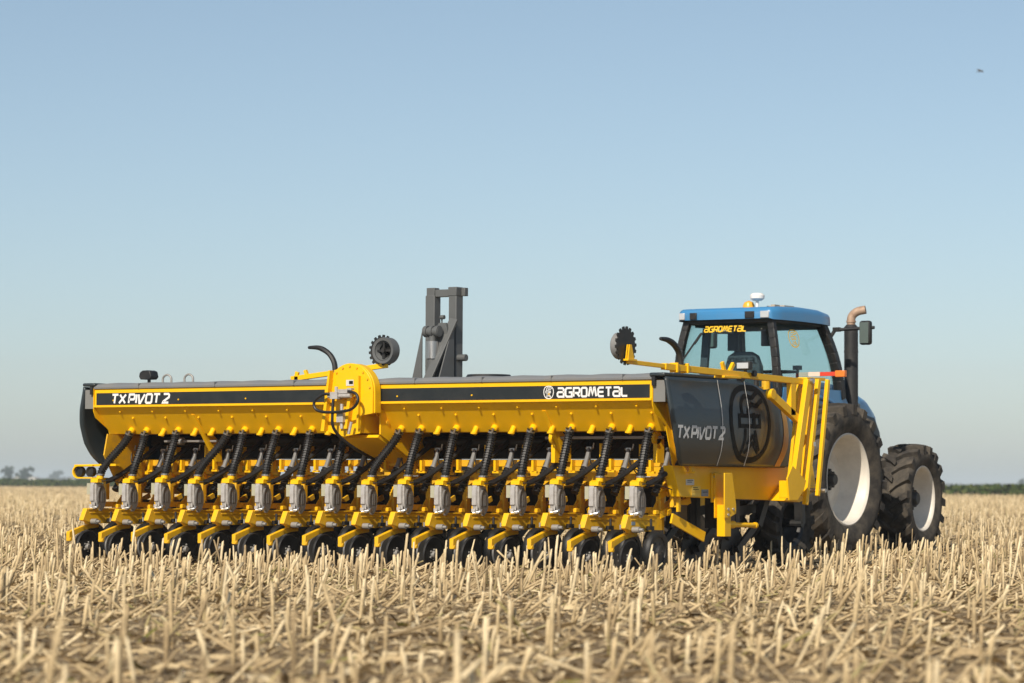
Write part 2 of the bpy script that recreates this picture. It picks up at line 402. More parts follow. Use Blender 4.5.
HOP = [(0.0, 1.715), (0.0, 1.545), (0.235, 1.272), (0.62, 1.272), (0.86, 1.545), (0.86, 1.715)]
PLATE = [(-0.012, 1.722), (-0.012, 1.50), (0.02, 1.43), (0.215, 1.315), (0.30, 1.07), (0.43, 0.75), (0.62, 0.75), (0.62, 1.05), (0.70, 1.25), (0.88, 1.50), (0.88, 1.722)]
def hopper(x0, x1, end_side):
    bolts = MB().prism(HOP, 'x', x0, x1)
    for i in range(int((x1 - x0) / 0.42) + 1):
        x = x0 + 0.3 + 0.42 * i
        if x > x1 - 0.1: break
        for w, z, dx in ((0.045, 1.493, 0.0), (0.10, 1.429, 0.12)):
            bolts.cyl((x + dx, w + 0.006, z + 0.006), (x + dx, w - 0.014, z - 0.013), 0.010, 8)
        if i % 2 == 0 and x < x1 - 0.4: bolts.cyl((x - 0.05, 0, 1.60), (x - 0.05, -0.010, 1.60), 0.008, 8)
    h = part(bolts, 'hopper', YEL)
    # end plates: the outer one runs down to the frame
    out_x = x0 if end_side < 0 else x1
    ep = MB().prism(PLATE, 'x', out_x - 0.010 if end_side < 0 else out_x + 0.002, out_x - 0.002 if end_side < 0 else out_x + 0.010)
    part(ep, 'end_plate', YEL, h)
    inn = x1 if end_side < 0 else x0
    short = [p for p in PLATE if p[1] > 1.2][:4] + [(0.62, 1.26)] + [p for p in PLATE[8:]]
    part(MB().prism(short, 'x', inn - 0.010 if end_side > 0 else inn + 0.002, inn - 0.002 if end_side > 0 else inn + 0.010), 'end_plate', YEL, h)
    b = MB().box(x0 + 0.025, x1 - 0.025, -0.004, -0.0005, 1.556, 1.674)
    band = part(b, 'black_band', BAND, h)
    part(MB().box(x0, x1, -0.018, -0.0006, 1.533, 1.553), 'edge_strip', YEL, h)
    # rounded grey tarpaulin-like lid with a slight sag between hinges
    rows = []
    for i in range(25):
        x = x0 - 0.0 + (x1 - x0) * i / 24
        sg = 0.004 * math.sin(i * 1.7)
        pr_ = [(-0.015, 1.7165), (-0.018, 1.735), (0.02, 1.762 + sg), (0.2, 1.778 + sg), (0.45, 1.784 + sg), (0.7, 1.775 + sg), (0.86, 1.755), (0.885, 1.735), (0.885, 1.7165)]
        rows.append([(x, y, z) for y, z in pr_])
    lid = MB().grid(rows); m = 9
    lid.f += [tuple(range(m - 1, -1, -1)), tuple(range(24 * m, 25 * m))]
    part(lid, 'lid', LID, h)
    k = int((x1 - x0) / 0.75)
    for i in range(k):
        x = x0 + (x1 - x0) * (i + 0.6) / k
        part(MB().box(x - 0.006, x + 0.006, -0.024, 0.03, 1.72, 1.7645), 'lid_strap', LID, h)
    return h
hopL = hopper(-6.255, -3.35, -1)
hopR = hopper(-2.775, 0.232, 1)
OUT = [x + 0.05 for x in (-5.981, -5.785, -5.376, -4.725, -4.537, -4.123, -3.718, -3.288, -2.668, -2.438, -2.04, -1.616, -1.193, -0.777, -0.353, 0.054)]
def outlet(x, hop, stub):
    mb = MB()
    mb.cyl((x, 0.225, 1.335), (x, 0.165, 1.284 if not stub else 1.255), 0.033 if not stub else 0.026, 12)
    if stub: mb.lathe([(0, 0.026), (0, 0.032), (0.018, 0.032), (0.018, 0.026)], (x, 0.165, 1.252), 'z', 12)
    part(mb, 'outlet', YEL, hop)
for i, x in enumerate(OUT): outlet(x, hopL if x < -3.0 else hopR, False)
for x in (-5.564, -5.154, -4.938, -4.327, -3.92, -3.5): outlet(x + 0.04, hopL, True)
for x in (-2.237, -1.819, -1.406, -0.981, -0.553, -0.154): outlet(x + 0.04, hopR, True)
def gusset(x, hop):
    mb = MB().prism([(0.07, 1.452), (0.105, 1.462), (0.50, 1.16), (0.50, 1.0), (0.43, 1.0)], 'x', x - 0.02, x + 0.02)
    part(mb, 'gusset', YEL, hop)
gusset(-5.05, hopL); gusset(-0.955, hopR)

# writing and badge on the black bands
def on_band(x0, z0):
    return lambda a, b, l: (x0 + a, -0.0052 - l, z0 + b)
part(decal(stroke_text('TX PIVOT 2', 0.775, 0.106, 0.205, 0.16, 0.25, 0.26), on_band(-6.042, 1.561)), 'lettering', WHITE, hopL)
part(decal(stroke_text('aGROMETaL', 0.75, 0.094, 0.19), on_band(-0.764, 1.566)), 'lettering', WHITE, hopR)
part(decal(emblem_quads(0.112, 0.120, 0.85), on_band(-0.850, 1.6145)), 'emblem', WHITE, hopR)

# things on the left lid: work lamp and lift loops
wl = MB().prism([(-5.945, 1.845), (-5.925, 1.815), (-5.81, 1.815), (-5.785, 1.84), (-5.80, 1.895), (-5.835, 1.907), (-5.90, 1.905), (-5.935, 1.885)], 'y', 0.30, 0.42)
wl.cyl((-5.86, 0.36, 1.775), (-5.86, 0.36, 1.82), 0.018, 8)
part(wl, 'work_lamp', BLACK, bevel=0.008)
for x in (-5.66, -5.38):
    lp = MB().tube(smoothpath([(x - 0.055, 0.4, 1.775), (x - 0.05, 0.4, 1.835), (x, 0.4, 1.862), (x + 0.05, 0.4, 1.835), (x + 0.055, 0.4, 1.775)]), 0.011, 8)
    part(lp, 'lift_loop', GALV)
cap = MB().lathe([(0, 0.0), (0.028, 0.1), (0.03, 0.20), (0.0, 0.22)], (-2.98 + 1.1, 0.55, 1.778), 'z', 28)
part(cap, 'filler_cap', BLACK)
# low grey lid of the front tank
part(MB().box(-6.20, 0.17, 0.95, 2.05, 1.04, 1.66), 'front_tank', BLACK)  # coloured black and deepened so the gaps under the hoppers look shaded
fl = MB().prism([(0.93, 1.661), (0.96, 1.735), (1.5, 1.795), (2.03, 1.735), (2.07, 1.661)], 'x', -3.9, -2.0)
part(fl, 'tank_lid', LID, bevel=0.01)

# ---- side covers
ZS = [0.965, 1.047, 1.178, 1.366, 1.511, 1.74]
AS = [3.365, 3.41, 3.434, 3.436, 3.42, 3.374]
WR = [0.25, 0.155, 0.071, 0.005, -0.015, -0.012]
ZT_W = [0.0, 1.25, 1.45, 1.65, 1.95, 2.2, 2.4, 2.62]
ZT_Z = [1.738, 1.738, 1.728, 1.692, 1.60, 1.465, 1.33, 1.19]
def cov_u(w, z):
    a = float(np.interp(z, ZS, AS))
    # smooth the bulge a little
    a += 0.25 * (float(np.interp(z + 0.06, ZS, AS)) + float(np.interp(z - 0.06, ZS, AS)) - 2 * a)
    if w > 1.35: a -= 0.11 * ((w - 1.35) / 1.0) ** 2
    return a
def cov_pt(w, z, side, lift=0.0): return (CU + side * (cov_u(w, z) + lift), w, z)
def side_cover(side):
    rows = []
    NW, NZ = 44, 22
    for i in range(NZ + 1):
        row = []
        for j in range(NW + 1):
            t = j / NW
            wn = 2.62 * t
            zt = float(np.interp(wn, ZT_W, ZT_Z)); z = 0.965 + (zt - 0.965) * i / NZ
            wr = float(np.interp(z, ZS, WR)); w = wr + (2.62 - wr) * t
            row.append(cov_pt(w, z, side))
        rows.append(row)
    o = part(MB().grid(rows), 'side_cover', COVER, solid=0.025, smooth=60)
    o.modifiers['solid'].offset = 0
    e = CU + side * 3.245
    xa, xb = sorted((e + side * 0.008, CU + side * 3.372))
    part(MB().box(xa, xb, 0.0, 0.018, 1.52, 1.708), 'rear_flange', FLANGE, o)
    if side > 0: part(MB().prism([(0.20, 1.515), (0.42, 1.0), (0.9, 1.0), (0.9, 1.515)], 'x', xa, xb), 'inner_panel', YELD, o)
    xa2, xb2 = sorted((e - side * 0.02, CU + side * 3.385))
    part(MB().box(xa2, xb2, -0.03, 1.1, 1.742, 1.775), 'cover_top', COVER, o, bevel=0.012)
    part(MB().box(*sorted((e + side * 0.006, e + side * 0.04)), -0.03, 0.0, 1.66, 1.741), 'cover_latch', BLACK, o)
    # yellow stripe on the nose
    st = []
    for i in range(25):
        r = []
        for dw in (0.0, 0.07, 0.14):
            wn = 2.0 + dw + 0.10 * math.sin(i / 24 * math.pi * 0.9)
            zt = float(np.interp(wn, ZT_W, ZT_Z)); z = 0.97 + (zt - 0.975) * i / 24
            r.append(cov_pt(wn, z, side, 0.0165))
        st.append(r)
    part(MB().grid(st), 'nose_stripe', YEL, o)
    sm = MB()
    for w in (0.86, 1.345):
        r = [[cov_pt(w - 0.005, 0.967 + 0.768 * i / 24, side, 0.0195), cov_pt(w + 0.005, 0.967 + 0.768 * i / 24, side, 0.0195)] for i in range(25)]
        sm.grid(r)
    part(sm, 'seam_line', WHITE if side > 0 else PALE, o)
    def place(w0, z0):
        return lambda a, b, l: cov_pt(w0 + side * a if side > 0 else w0 - a, z0 + b, side, 0.0165 + l)
    w0 = 0.06 if side > 0 else 0.90
    part(decal(stroke_text('TX PIVOT 2', 0.86, 0.125, 0.205, 0.16, 0.25, 0.26), place(w0, 1.195), 3), 'lettering', PALE, o)
    part(decal(emblem_quads(0.80, 0.72, 1.0), place(1.39, 1.352), 3), 'emblem', BLKPRINT, o)
    return o
side_cover(1); side_cover(-1)

# ---- frame below the hoppers
fr = MB()
fr.box(-6.1, 0.16, 0.72, 0.84, 0.78, 0.865)
fr.box(-6.1, 0.16, 0.555, 0.635, 0.955, 1.02)
fr.box(-6.15, 0.20, 2.30, 2.42, 0.70, 0.86)
for x in (-6.0, -4.4, -3.3, -2.7, -1.6, 0.05): fr.box(x - 0.05, x + 0.05, 0.96, 2.30, 0.77, 0.86)
part(fr, 'main_frame', YELD, bevel=0.006)
part(MB().cyl((-2.70, 0.70, 1.185), (-0.9, 0.70, 1.185), 0.055, 14), 'air_duct', BLACK)
part(MB().cyl((-6.1, 0.72, 1.205), (-3.4, 0.72, 1.205), 0.050, 14), 'air_duct', BLACK)
part(MB().cyl((-1.1, 0.33, 1.215), (0.15, 0.33, 1.215), 0.014, 10), 'drive_shaft', GALV)
sh2 = MB().cyl((-5.62, 0.33, 1.20), (-4.95, 0.33, 1.20), 0.014, 10); sh2.cyl((-5.45, 0.33, 1.20), (-5.38, 0.33, 1.20), 0.035, 12)
part(sh2, 'drive_shaft', GALV)
for x in (-1.02, 0.06):
    part(MB().cyl((x, 0.315, 1.215), (x + 0.04, 0.315, 1.215), 0.06, 14).box(x, x + 0.04, 0.30, 0.42, 0.99, 1.2), 'shaft_bearing', YEL)

# side beams under the covers
def side_beam(side):
    x = CU + side * 3.285
    poly = [(0.27, 0.966), (0.40, 0.69), (2.66, 0.645), (2.92, 0.80), (2.86, 0.985), (2.0, 0.962)]
    o = part(MB().prism(poly, 'x', *sorted((x, x - side * 0.10))), 'side_beam', YEL, bevel=0.006)
    if side > 0:
        d = x + 0.002
        part(MB().box(d, d + 0.002, 0.50, 0.64, 0.795, 0.845), 'sticker', STICK, o)
        part(MB().box(d, d + 0.002, 0.60, 0.75, 0.735, 0.785), 'sticker', STICKY, o)
        part(MB().box(d, d + 0.002, 0.60, 0.75, 0.690, 0.730), 'sticker', STICKY, o)
        part(MB().box(d, d + 0.002, 0.77, 0.89, 0.695, 0.755), 'sticker', STICKB, o)
        lines = MB()
        for k, (a, b, z) in enumerate(((0.52, 0.62, 0.832), (0.52, 0.60, 0.818), (0.62, 0.70, 0.77), (0.62, 0.72, 0.752), (0.79, 0.87, 0.73))):
            lines.box(d + 0.003, d + 0.0035, a, b, z, z + 0.005)
        part(lines, 'sticker_print', BLKPRINT, o)
    return o
sbR = side_beam(1); side_beam(-1)
st = MB()                                                    # parking stand bolted to the right side beam
x = CU + 3.285
st.box(x + 0.002, x + 0.02, 0.93, 1.00, 0.64, 0.90)
st.prism([(0.96, 0.905), (1.10, 0.905), (1.17, 0.62), (1.17, 0.54), (1.04, 0.50), (0.96, 0.50)], 'x', x + 0.02, x + 0.032)
st.prism([(0.96, 0.905), (1.10, 0.905), (1.17, 0.62), (1.17, 0.54), (1.04, 0.50), (0.96, 0.50)], 'x', x + 0.12, x + 0.132)
st.box(x + 0.034, x + 0.118, 0.99, 1.10, 0.335, 0.62)
part(st, 'parking_stand', YEL, bevel=0.004)
part(MB().cyl((x + 0.075, 1.10, 0.44), (x + 0.075, 1.62, 0.43), 0.022, 12).cyl((x + 0.075, 1.09, 0.44), (x + 0.075, 1.22, 0.44), 0.034, 12).cyl((x + 0.075, 1.60, 0.43), (x + 0.075, 1.63, 0.43), 0.028, 12), 'stand_rod', YEL)
bl = MB()
for w, z in ((0.965, 0.87), (0.965, 0.68)): bl.cyl((x + 0.02, w, z), (x + 0.028, w, z), 0.013, 8)
for w, z in ((1.02, 0.58), (1.02, 0.53), (1.11, 0.58)): bl.cyl((x + 0.131, w, z), (x + 0.142, w, z), 0.013, 8)
part(bl, 'stand_bolts', STEEL)
# diagonal ties behind the last row unit
tie = MB()
tie.beam((0.05, 0.42, 0.70), (0.10, 0.86, 0.845), 0.03, 0.06)
tie.beam((0.05, 0.42, 0.525), (0.10, 0.86, 0.66), 0.03, 0.06)
tie.beam((0.16, 0.45, 0.50), (0.20, 0.95, 0.33), 0.02, 0.09)
tie.cyl((0.14, 0.55, 0.77), (0.26, 0.55, 0.77), 0.05, 12)
part(tie, 'end_tie', YEL)

# ---- row units
def row_unit_meshes():
    d = {}
    m = MB()
    m.prism([(-0.105, 0.535), (0.46, 0.535), (0.46, 0.385), (0.02, 0.385), (-0.06, 0.395), (-0.165, 0.418)], 'x', 0.0, 0.058)
    m.box(0.058, 0.064, -0.07, 0.32, 0.486, 0.497)
    m.box(0.058, 0.066, -0.09, 0.34, 0.520, 0.533)
    m.box(-0.01, 0.040, 0.462, 0.525, 0.36, 0.775)
    m.prism([(0.34, 0.54), (0.455, 0.54), (0.455, 0.66)], 'x', 0.0, 0.012)
    m.box(-0.018, 0.066, 0.34, 0.40, 0.538, 0.575)
    for xx in (-0.035, 0.085):
        m.beam((xx, 0.50, 0.715), (xx, 0.76, 0.825), 0.02, 0.05)
        m.beam((xx, 0.50, 0.545), (xx, 0.80, 0.665), 0.02, 0.05)
    m.box(-0.022, -0.004, 0.02, 0.40, 0.548, 0.60)
    m.box(0.11, 0.18, 0.50, 0.58, 0.60, 0.76)
    m.box(0.20, 0.225, 0.46, 0.50, 0.56, 0.82)
    m.box(-0.15, -0.11, 0.36, 0.41, 0.62, 0.83)
    m.box(-0.15, 0.06, 0.44, 0.465, 0.805, 0.83)
    # curved arm over the closing wheel
    arm = [(0.12, 0.395), (0.02, 0.388), (-0.10, 0.362), (-0.22, 0.330), (-0.31, 0.305)]
    low = [(-0.31, 0.215), (-0.28, 0.21), (-0.262, 0.258), (-0.12, 0.308), (0.0, 0.335), (0.12, 0.345)]
    m.prism(arm + low, 'x', -0.030, 0.012)
    m.cyl((-0.035, -0.29, 0.23), (0.02, -0.29, 0.23), 0.018, 10)
    m.prism([(-0.13, 0.42), (-0.08, 0.42), (-0.02, 0.39), (-0.07, 0.375)], 'x', 0.01, 0.05)
    d['row_unit'] = (m, YELU)
    m = MB().box(0.215, 0.24, 0.49, 0.54, 0.90, 1.16); m.box(0.24, 0.265, 0.50, 0.53, 1.06, 1.12); m.box(0.215, 0.24, 0.541, 0.60, 1.10, 1.15)
    d['hopper_stay'] = (m, YEL)
    m = MB().box(-0.02, 0.07, 0.66, 0.717, 0.74, 0.90); m.box(0.071, 0.16, 0.68, 0.715, 0.875, 0.905); m.box(-0.09, -0.021, 0.69, 0.715, 0.86, 0.93)
    d['beam_clamp'] = (m, YEL)
    m = MB().box(0.31, 0.335, 0.50, 0.55, 0.92, 1.02); m.box(0.29, 0.36, 0.51, 0.54, 0.90, 0.918)
    d['frame_plate'] = (m, YEL)
    m = MB()
    body = [(0.0, 0.787), (0.0, 0.62), (0.02, 0.545), (0.055, 0.505), (0.095, 0.503), (0.13, 0.54), (0.15, 0.62), (0.14, 0.72), (0.105, 0.787)]
    m.prism(body, 'x', 0.0, 0.052)
    m.prism([(0.010 + a * 0.95, 0.51 + (b - 0.503) * 0.95) for a, b in body], 'x', 0.052, 0.070)
    m.box(0.004, 0.048, -0.010, 0.0, 0.61, 0.77)
    m.box(0.010, 0.052, -0.026, 0.03, 0.545, 0.575)
    m.box(0.052, 0.064, -0.006, 0.0, 0.56, 0.60)
    d['seed_meter'] = (m, ALU)
    m = MB()
    ell = [(0.082 + 0.066 * math.cos(t), 0.640 + 0.118 * math.sin(t)) for t in np.linspace(0, 2 * math.pi, 25)[:-1]]
    m.prism(ell, 'x', 0.070, 0.080)
    for q in ribbon([(0.082 + 0.055 * math.cos(t), 0.650 + 0.105 * math.sin(t)) for t in np.linspace(1.2, 3.6, 12)], 0.008): m.prism([(p.x, p.y) for p in q], 'x', 0.0805, 0.086)
    for q in ribbon([(0.078, 0.60), (0.078, 0.70)], 0.012) + ribbon([(0.102, 0.60), (0.102, 0.70)], 0.012): m.prism([(p.x, p.y) for p in q], 'x', 0.0805, 0.084)
    d['meter_disc'] = (m, ALUD)
    m = MB().box(0.06, 0.10, -0.035, 0.0, 0.530, 0.545)
    m.cyl((0.03, -0.03, 0.535), (0.105, 0.0, 0.552), 0.010, 8); m.box(0.045, 0.06, -0.03, -0.005, 0.515, 0.56); m.cyl((0.10, 0.0, 0.552), (0.12, 0.0, 0.552), 0.02, 8)
    d['meter_latch'] = (m, STEEL)
    m = MB().box(-0.046, -0.004, 0.0, 0.06, 0.672, 0.783)
    d['meter_window'] = (m, LUG)
    m = MB().prism([(-0.004, 0.79), (0.0, 0.825), (0.04, 0.84), (0.15, 0.838), (0.165, 0.79)], 'x', 0.005, 0.098)
    m.cyl((0.075, 0.055, 0.825), (0.078, 0.060, 0.865), 0.037, 12)
    d['meter_cap'] = (m, YEL)
    m = MB().tube([(0.105, 0.42, 0.955), (0.105, 0.50, 1.115)], 0.021, 10)
    m.cyl((0.105, 0.405, 0.925), (0.105, 0.422, 0.96), 0.027, 10)
    d['damper_rod'] = (m, LID)
    m = MB().box(0.08, 0.13, 0.485, 0.515, 1.105, 1.13); m.cyl((0.065, 0.5, 1.118), (0.145, 0.5, 1.118), 0.011, 8)
    m.tube([(0.140, 0.5, 1.118), (0.15, 0.50, 1.165)], 0.007, 6)
    d['damper_clamp'] = (m, STEEL)
    d['damper_bellows'] = (corrugated([(0.105, 0.25, 0.715), (0.105, 0.41, 0.935)], 0.037, 0.03), HOSE)
    m = MB().tube(bez((0.10, 0.12, 0.80), (0.16, 0.34, 0.86), (0.30, 0.42, 1.05), (0.40, 0.75, 1.25), 12), 0.026, 8)
    d['air_hose'] = (m, HOSE)
    d['cable'] = (MB().tube(bez((0.105, 0.50, 1.12), (0.19, 0.40, 1.05), (0.10, 0.42, 0.93), (0.24, 0.55, 0.92), 10), 0.006, 6), BLACK)
    d['hydraulic_line'] = (MB().tube(bez((0.105, 0.50, 1.13), (0.02, 0.46, 1.14), (0.04, 0.60, 1.0), (0.0, 0.80, 0.90), 10), 0.006, 6), BLACK)
    d['sensor_cable'] = (MB().tube(bez((0.06, 0.03, 0.79), (0.18, 0.10, 0.84), (0.20, 0.25, 0.78), (0.22, 0.45, 0.74), 8), 0.005, 6), BLACK)
    m = MB().cyl((0.066, -0.045, 0.405), (0.135, -0.045, 0.405), 0.027, 12); m.cyl((0.135, -0.045, 0.405), (0.17, -0.045, 0.405), 0.014, 8)
    m.cyl((0.045, -0.22, 0.41), (0.045, -0.22, 0.45), 0.008, 8)
    d['adjuster_knob'] = (m, GALV)
    m = MB().box(0.075, 0.11, 0.16, 0.24, 0.40, 0.435); m.cyl((0.10, 0.20, 0.43), (0.10, 0.20, 0.50), 0.012, 8); m.box(0.11, 0.17, 0.19, 0.30, 0.37, 0.40)
    d['depth_stop'] = (m, BLACK)
    d['scraper_plate'] = (MB().box(0.10, 0.16, 0.55, 0.72, 0.42, 0.62), BLACK)

    return d
GW = [(-0.040, 0.10), (-0.040, 0.152), (-0.034, 0.178), (-0.012, 0.190), (0.016, 0.190), (0.036, 0.178), (0.040, 0.152), (0.036, 0.128)]
def add_wheel(name, prof, hub, c, tilt, m1, m2, parent, hubname):
    M = Matrix.Translation(c) @ Matrix.Rotation(tilt[0], 4, 'Y') @ Matrix.Rotation(tilt[1], 4, 'Z')
    mb = MB().lathe(prof, (0, 0, 0), 'x', 32, closed=True); hb = hub
    mb.v = [tuple(M @ Vector(v)) for v in mb.v]
    hv = MB(); hv.v = [tuple(M @ Vector(v)) for v in hb.v]; hv.f = hb.f
    # wheel and its hub share one object each under the row unit
    a = mb.build(name, m1, parent); b = hv.build(hubname, m2, parent)
    return a, b
def gauge_hub():
    h = MB().lathe([(0.048, 0.0), (0.048, 0.03), (0.036, 0.04), (0.026, 0.06), (0.020, 0.10), (0.030, 0.135), (0.026, 0.150)], (0, 0, 0), 'x', 28)
    for k in range(6):
        a = k * math.pi / 3; h.cyl((0.012, 0.08 * math.cos(a), 0.08 * math.sin(a)), (0.030, 0.08 * math.cos(a), 0.08 * math.sin(a)), 0.009, 8)
    return h
CW = [(-0.016, 0.03), (-0.014, 0.11), (-0.012, 0.155), (0.0, 0.164), (0.012, 0.155), (0.006, 0.11), (-0.004, 0.03)]
def closing_hub():
    h = MB().lathe([(-0.01, 0.032), (0.02, 0.032), (0.03, 0.024), (0.03, 0.0)], (0, 0, 0), 'x', 16)
    for k in range(5):
        a = k * 2 * math.pi / 5; h.cyl((0.0, 0.045 * math.cos(a), 0.045 * math.sin(a)), (0.014, 0.045 * math.cos(a), 0.045 * math.sin(a)), 0.009, 6)
    return h
def make_row_unit():
    d = row_unit_meshes()
    m, mt = d.pop('row_unit')
    ru = m.build('row_unit', mt, seeder, bevel=0.003)
    for k, (mb, mm) in d.items(): mb.build(k, mm, ru)
    add_wheel('gauge_wheel', GW, gauge_hub(), (0.150, 0.19, 0.212), (0.06, 0.05), RUBW, HUBG, ru, 'wheel_hub')
    add_wheel('gauge_wheel', GW, gauge_hub(), (-0.085, 0.15, 0.205), (-0.06, 0.10), RUBW, DISC, ru, 'wheel_hub')
    add_wheel('closing_wheel', CW, closing_hub(), (0.055, -0.10, 0.158), (0.08, 0.04), RUBW, GALV, ru, 'wheel_hub')
    CW2 = [(a, r * 0.86) for a, r in CW]
    add_wheel('closing_wheel', CW2, closing_hub(), (-0.10, 0.02, 0.155), (-0.12, -0.10), DISC, GALV, ru, 'wheel_hub')
    return ru
proto = make_row_unit()
units = []
for i in range(16):
    loc = Vector((-0.42 * (15 - i), 0, 0)) + OFF
    if i == 15:
        u = proto
    else:
        u = proto.copy(); COL.objects.link(u); u.parent = seeder
        for ch in proto.children:
            c = ch.copy(); COL.objects.link(c); c.parent = u
    u.location = loc + Vector((0, 0, random.uniform(-0.007, 0.009)))
    units.append((i, u))
for i, u in units:
    ux = -0.42 * (15 - i)
    a = Vector((0.078, 0.060, 0.868)); b = Vector((OUT[i] - ux, 0.160, 1.290))
    j = (random.random() - 0.5) * 0.03
    pts = bez(a, a + Vector((0.02 + j, 0.0, 0.12)), b - Vector((0.04 - j, -0.02, 0.12)), b, 10)
    h = corrugated(pts, 0.043, 0.024).build('seed_hose', HOSE, u)
    MB().cyl(pts[0] - Vector((0, 0, 0.006)), pts[0] + Vector((0, 0, 0.008)), 0.043, 12).build('hose_clamp', STEEL, u)
    dv = (pts[-1] - pts[-2]).normalized()
    MB().cyl(pts[-1] - dv * 0.026, pts[-1] - dv * 0.012, 0.043, 12).cyl(pts[-1] + Vector((0.02, -0.04, -0.02)), pts[-1] + Vector((0.035, -0.04, 0.015)), 0.010, 6).build('hose_clamp', STEEL, u)
    if i == 15: MB().box(0.0585, 0.0605, -0.06, 0.0, 0.445, 0.475).build('sticker', STICKB, u)
# black coulters working ahead of the row units, and the tyres that carry the seeder on the road
def coulter_mb():
    m = MB().lathe([(-0.004, 0.0), (-0.004, 0.215), (0.004, 0.215), (0.004, 0.0)], (0, 1.72, 0.20), 'x', 26)
    m.lathe([(-0.03, 0.0), (-0.03, 0.05), (0.03, 0.05), (0.03, 0.0)], (0, 1.72, 0.20), 'x', 14)
    m.beam((0.05, 1.72, 0.20), (0.05, 2.10, 0.45), 0.03, 0.07); m.beam((0.05, 2.10, 0.42), (0.05, 2.32, 0.78), 0.06, 0.08)
    m.beam((-0.05, 1.55, 0.52), (-0.05, 2.2, 0.58), 0.05, 0.08); m.cyl((0.0, 1.60, 0.30), (0.0, 1.72, 0.62), 0.035, 10)
    m.box(-0.165, 0.165, 1.50, 1.57, 0.40, 0.76); m.box(0.10, 0.16, 1.40, 1.499, 0.42, 0.72)  # broad black plate added so the gaps between row units look shaded
    return m
for i in range(16):
    x = -0.42 * (15 - i) + 0.05
    if i == 0:
        c0 = part(coulter_mb(), 'coulter', BLACK); c0.location = OFF + Vector((x, 0, 0))
    else:
        c = c0.copy(); COL.objects.link(c); c.parent = seeder; c.location = OFF + Vector((x, 0, 0))

def tyre_mb(c, R, half, rim, nl=20, lug_h=0.045, flip=1):
    """Agricultural tyre: carcass plus two rows of slanted bar lugs."""
    cr = R - lug_h
    prof = [(-half * 0.72, rim), (-half * 0.98, rim + (cr - rim) * 0.35), (-half, rim + (cr - rim) * 0.62), (-half * 0.93, cr - 0.055), (-half * 0.80, cr - 0.02), (-half * 0.4, cr),
            (half * 0.4, cr), (half * 0.80, cr - 0.02), (half * 0.93, cr - 0.055), (half, rim + (cr - rim) * 0.62), (half * 0.98, rim + (cr - rim) * 0.35), (half * 0.72, rim)]
    mb = MB().lathe(prof, c, 'x', 64, closed=True)
    c = Vector(c)
    def P(x, a, r): return c + Vector((x, r * math.cos(a), r * math.sin(a)))
    sp = 2 * math.pi / nl
    for s in (-1, 1):
        for k in range(nl):
            a0 = k * sp + (sp / 2 if s > 0 else 0)
            rows = []
            for t in (0.0, 0.35, 0.7, 1.0):
                x = s * half * (-0.06 + 1.06 * t)
                a = a0 + flip * 0.42 * sp * 2.0 * (t ** 0.85) * (0.9)
                drop = 0.0 if t < 0.6 else (0.006 if t < 0.9 else 0.022)
                wd = (0.030 + 0.014 * t) / R; sl = 0.010 / R
                rt = R - drop; rb = cr - (0.012 if t < 0.9 else 0.085)
                rows.append([P(x, a - wd - sl, rb), P(x, a - wd, rt), P(x, a + wd, rt), P(x, a + wd + sl, rb)])
            o = len(mb.v)
            for r in rows: mb.v += [tuple(p) for p in r]
            for i in range(3):
                for j in range(3): mb.f.append((o + i * 4 + j, o + i * 4 + j + 1, o + i * 4 + j + 5, o + i * 4 + j + 4))
            mb.f += [(o, o + 3, o + 2, o + 1), (o + 12, o + 13, o + 14, o + 15)]
    return mb
def rim_mb(c, rim, half, side, dish):
    """Dished steel rim seen from the side it faces (side = +1 or -1)."""
    s = side
    prof = [(s * half * 0.74, rim + 0.022), (s * half * 0.78, rim + 0.020), (s * half * 0.80, rim + 0.004), (s * half * 0.74, rim - 0.012), (s * half * 0.66, rim - 0.026), (s * half * 0.30, rim - 0.036), (s * half * 0.10, rim - 0.056),
            (s * (half * 0.1 - dish * 0.5), rim - 0.068), (s * (half * 0.1 - dish), rim - 0.11), (s * (half * 0.1 - dish * 0.92), rim * 0.55), (s * (half * 0.1 - dish * 0.7), rim * 0.46), (s * (half * 0.1 - dish * 0.7), 0.0)]
    mb = MB().lathe(prof, c, 'x', 56)
    mb.lathe([(-s * half * 0.74, rim + 0.02), (-s * half * 0.7, rim - 0.03), (s * half * 0.1, rim - 0.05)], c, 'x', 56)
    return mb
def hub_mb(c, half, side, dish, rim, r=0.12, n=8):
    s = side; x0 = s * (half * 0.1 - dish * 0.7)
    mb = MB().lathe([(x0, r * 1.25), (x0 + s * 0.02, r * 1.2), (x0 + s * 0.03, r * 0.8), (x0 + s * 0.09, r * 0.7), (x0 + s * 0.11, r * 0.55), (x0 + s * 0.11, 0)], c, 'x', 24)
    c = Vector(c)
    for k in range(n):
        a = 2 * math.pi * k / n; p = c + Vector((x0 + s * 0.005, r * 1.02 * math.cos(a), r * 1.02 * math.sin(a)))
        mb.cyl(p, p + Vector((s * 0.045, 0, 0)), 0.016, 8)
    return mb
for x in (-0.55, -5.45):
    c = (x, 3.75, 0.42)
    tw = part(tyre_mb(c, 0.42, 0.15, 0.22, 16, 0.03), 'transport_wheel', RUB)
    part(rim_mb(c, 0.22, 0.15, 1, 0.05), 'rim', BLACK, tw)
    part(MB().box(x - 0.06, x + 0.06, 3.70, 3.80, 0.86, 1.0).beam((x + 0.2, 3.75, 0.42), (x + 0.2, 3.72, 0.95), 0.06, 0.09, (1, 0, 0)).cyl((x - 0.02, 3.75, 0.42), (x + 0.23, 3.75, 0.42), 0.04, 10), 'wheel_fork', BLACK, tw)
db = MB()
for s in (-1, 1):
    db.beam((CU + s * 1.3, 2.42, 0.74), (CU + s * 0.12, 6.3, 0.62), 0.12, 0.16)
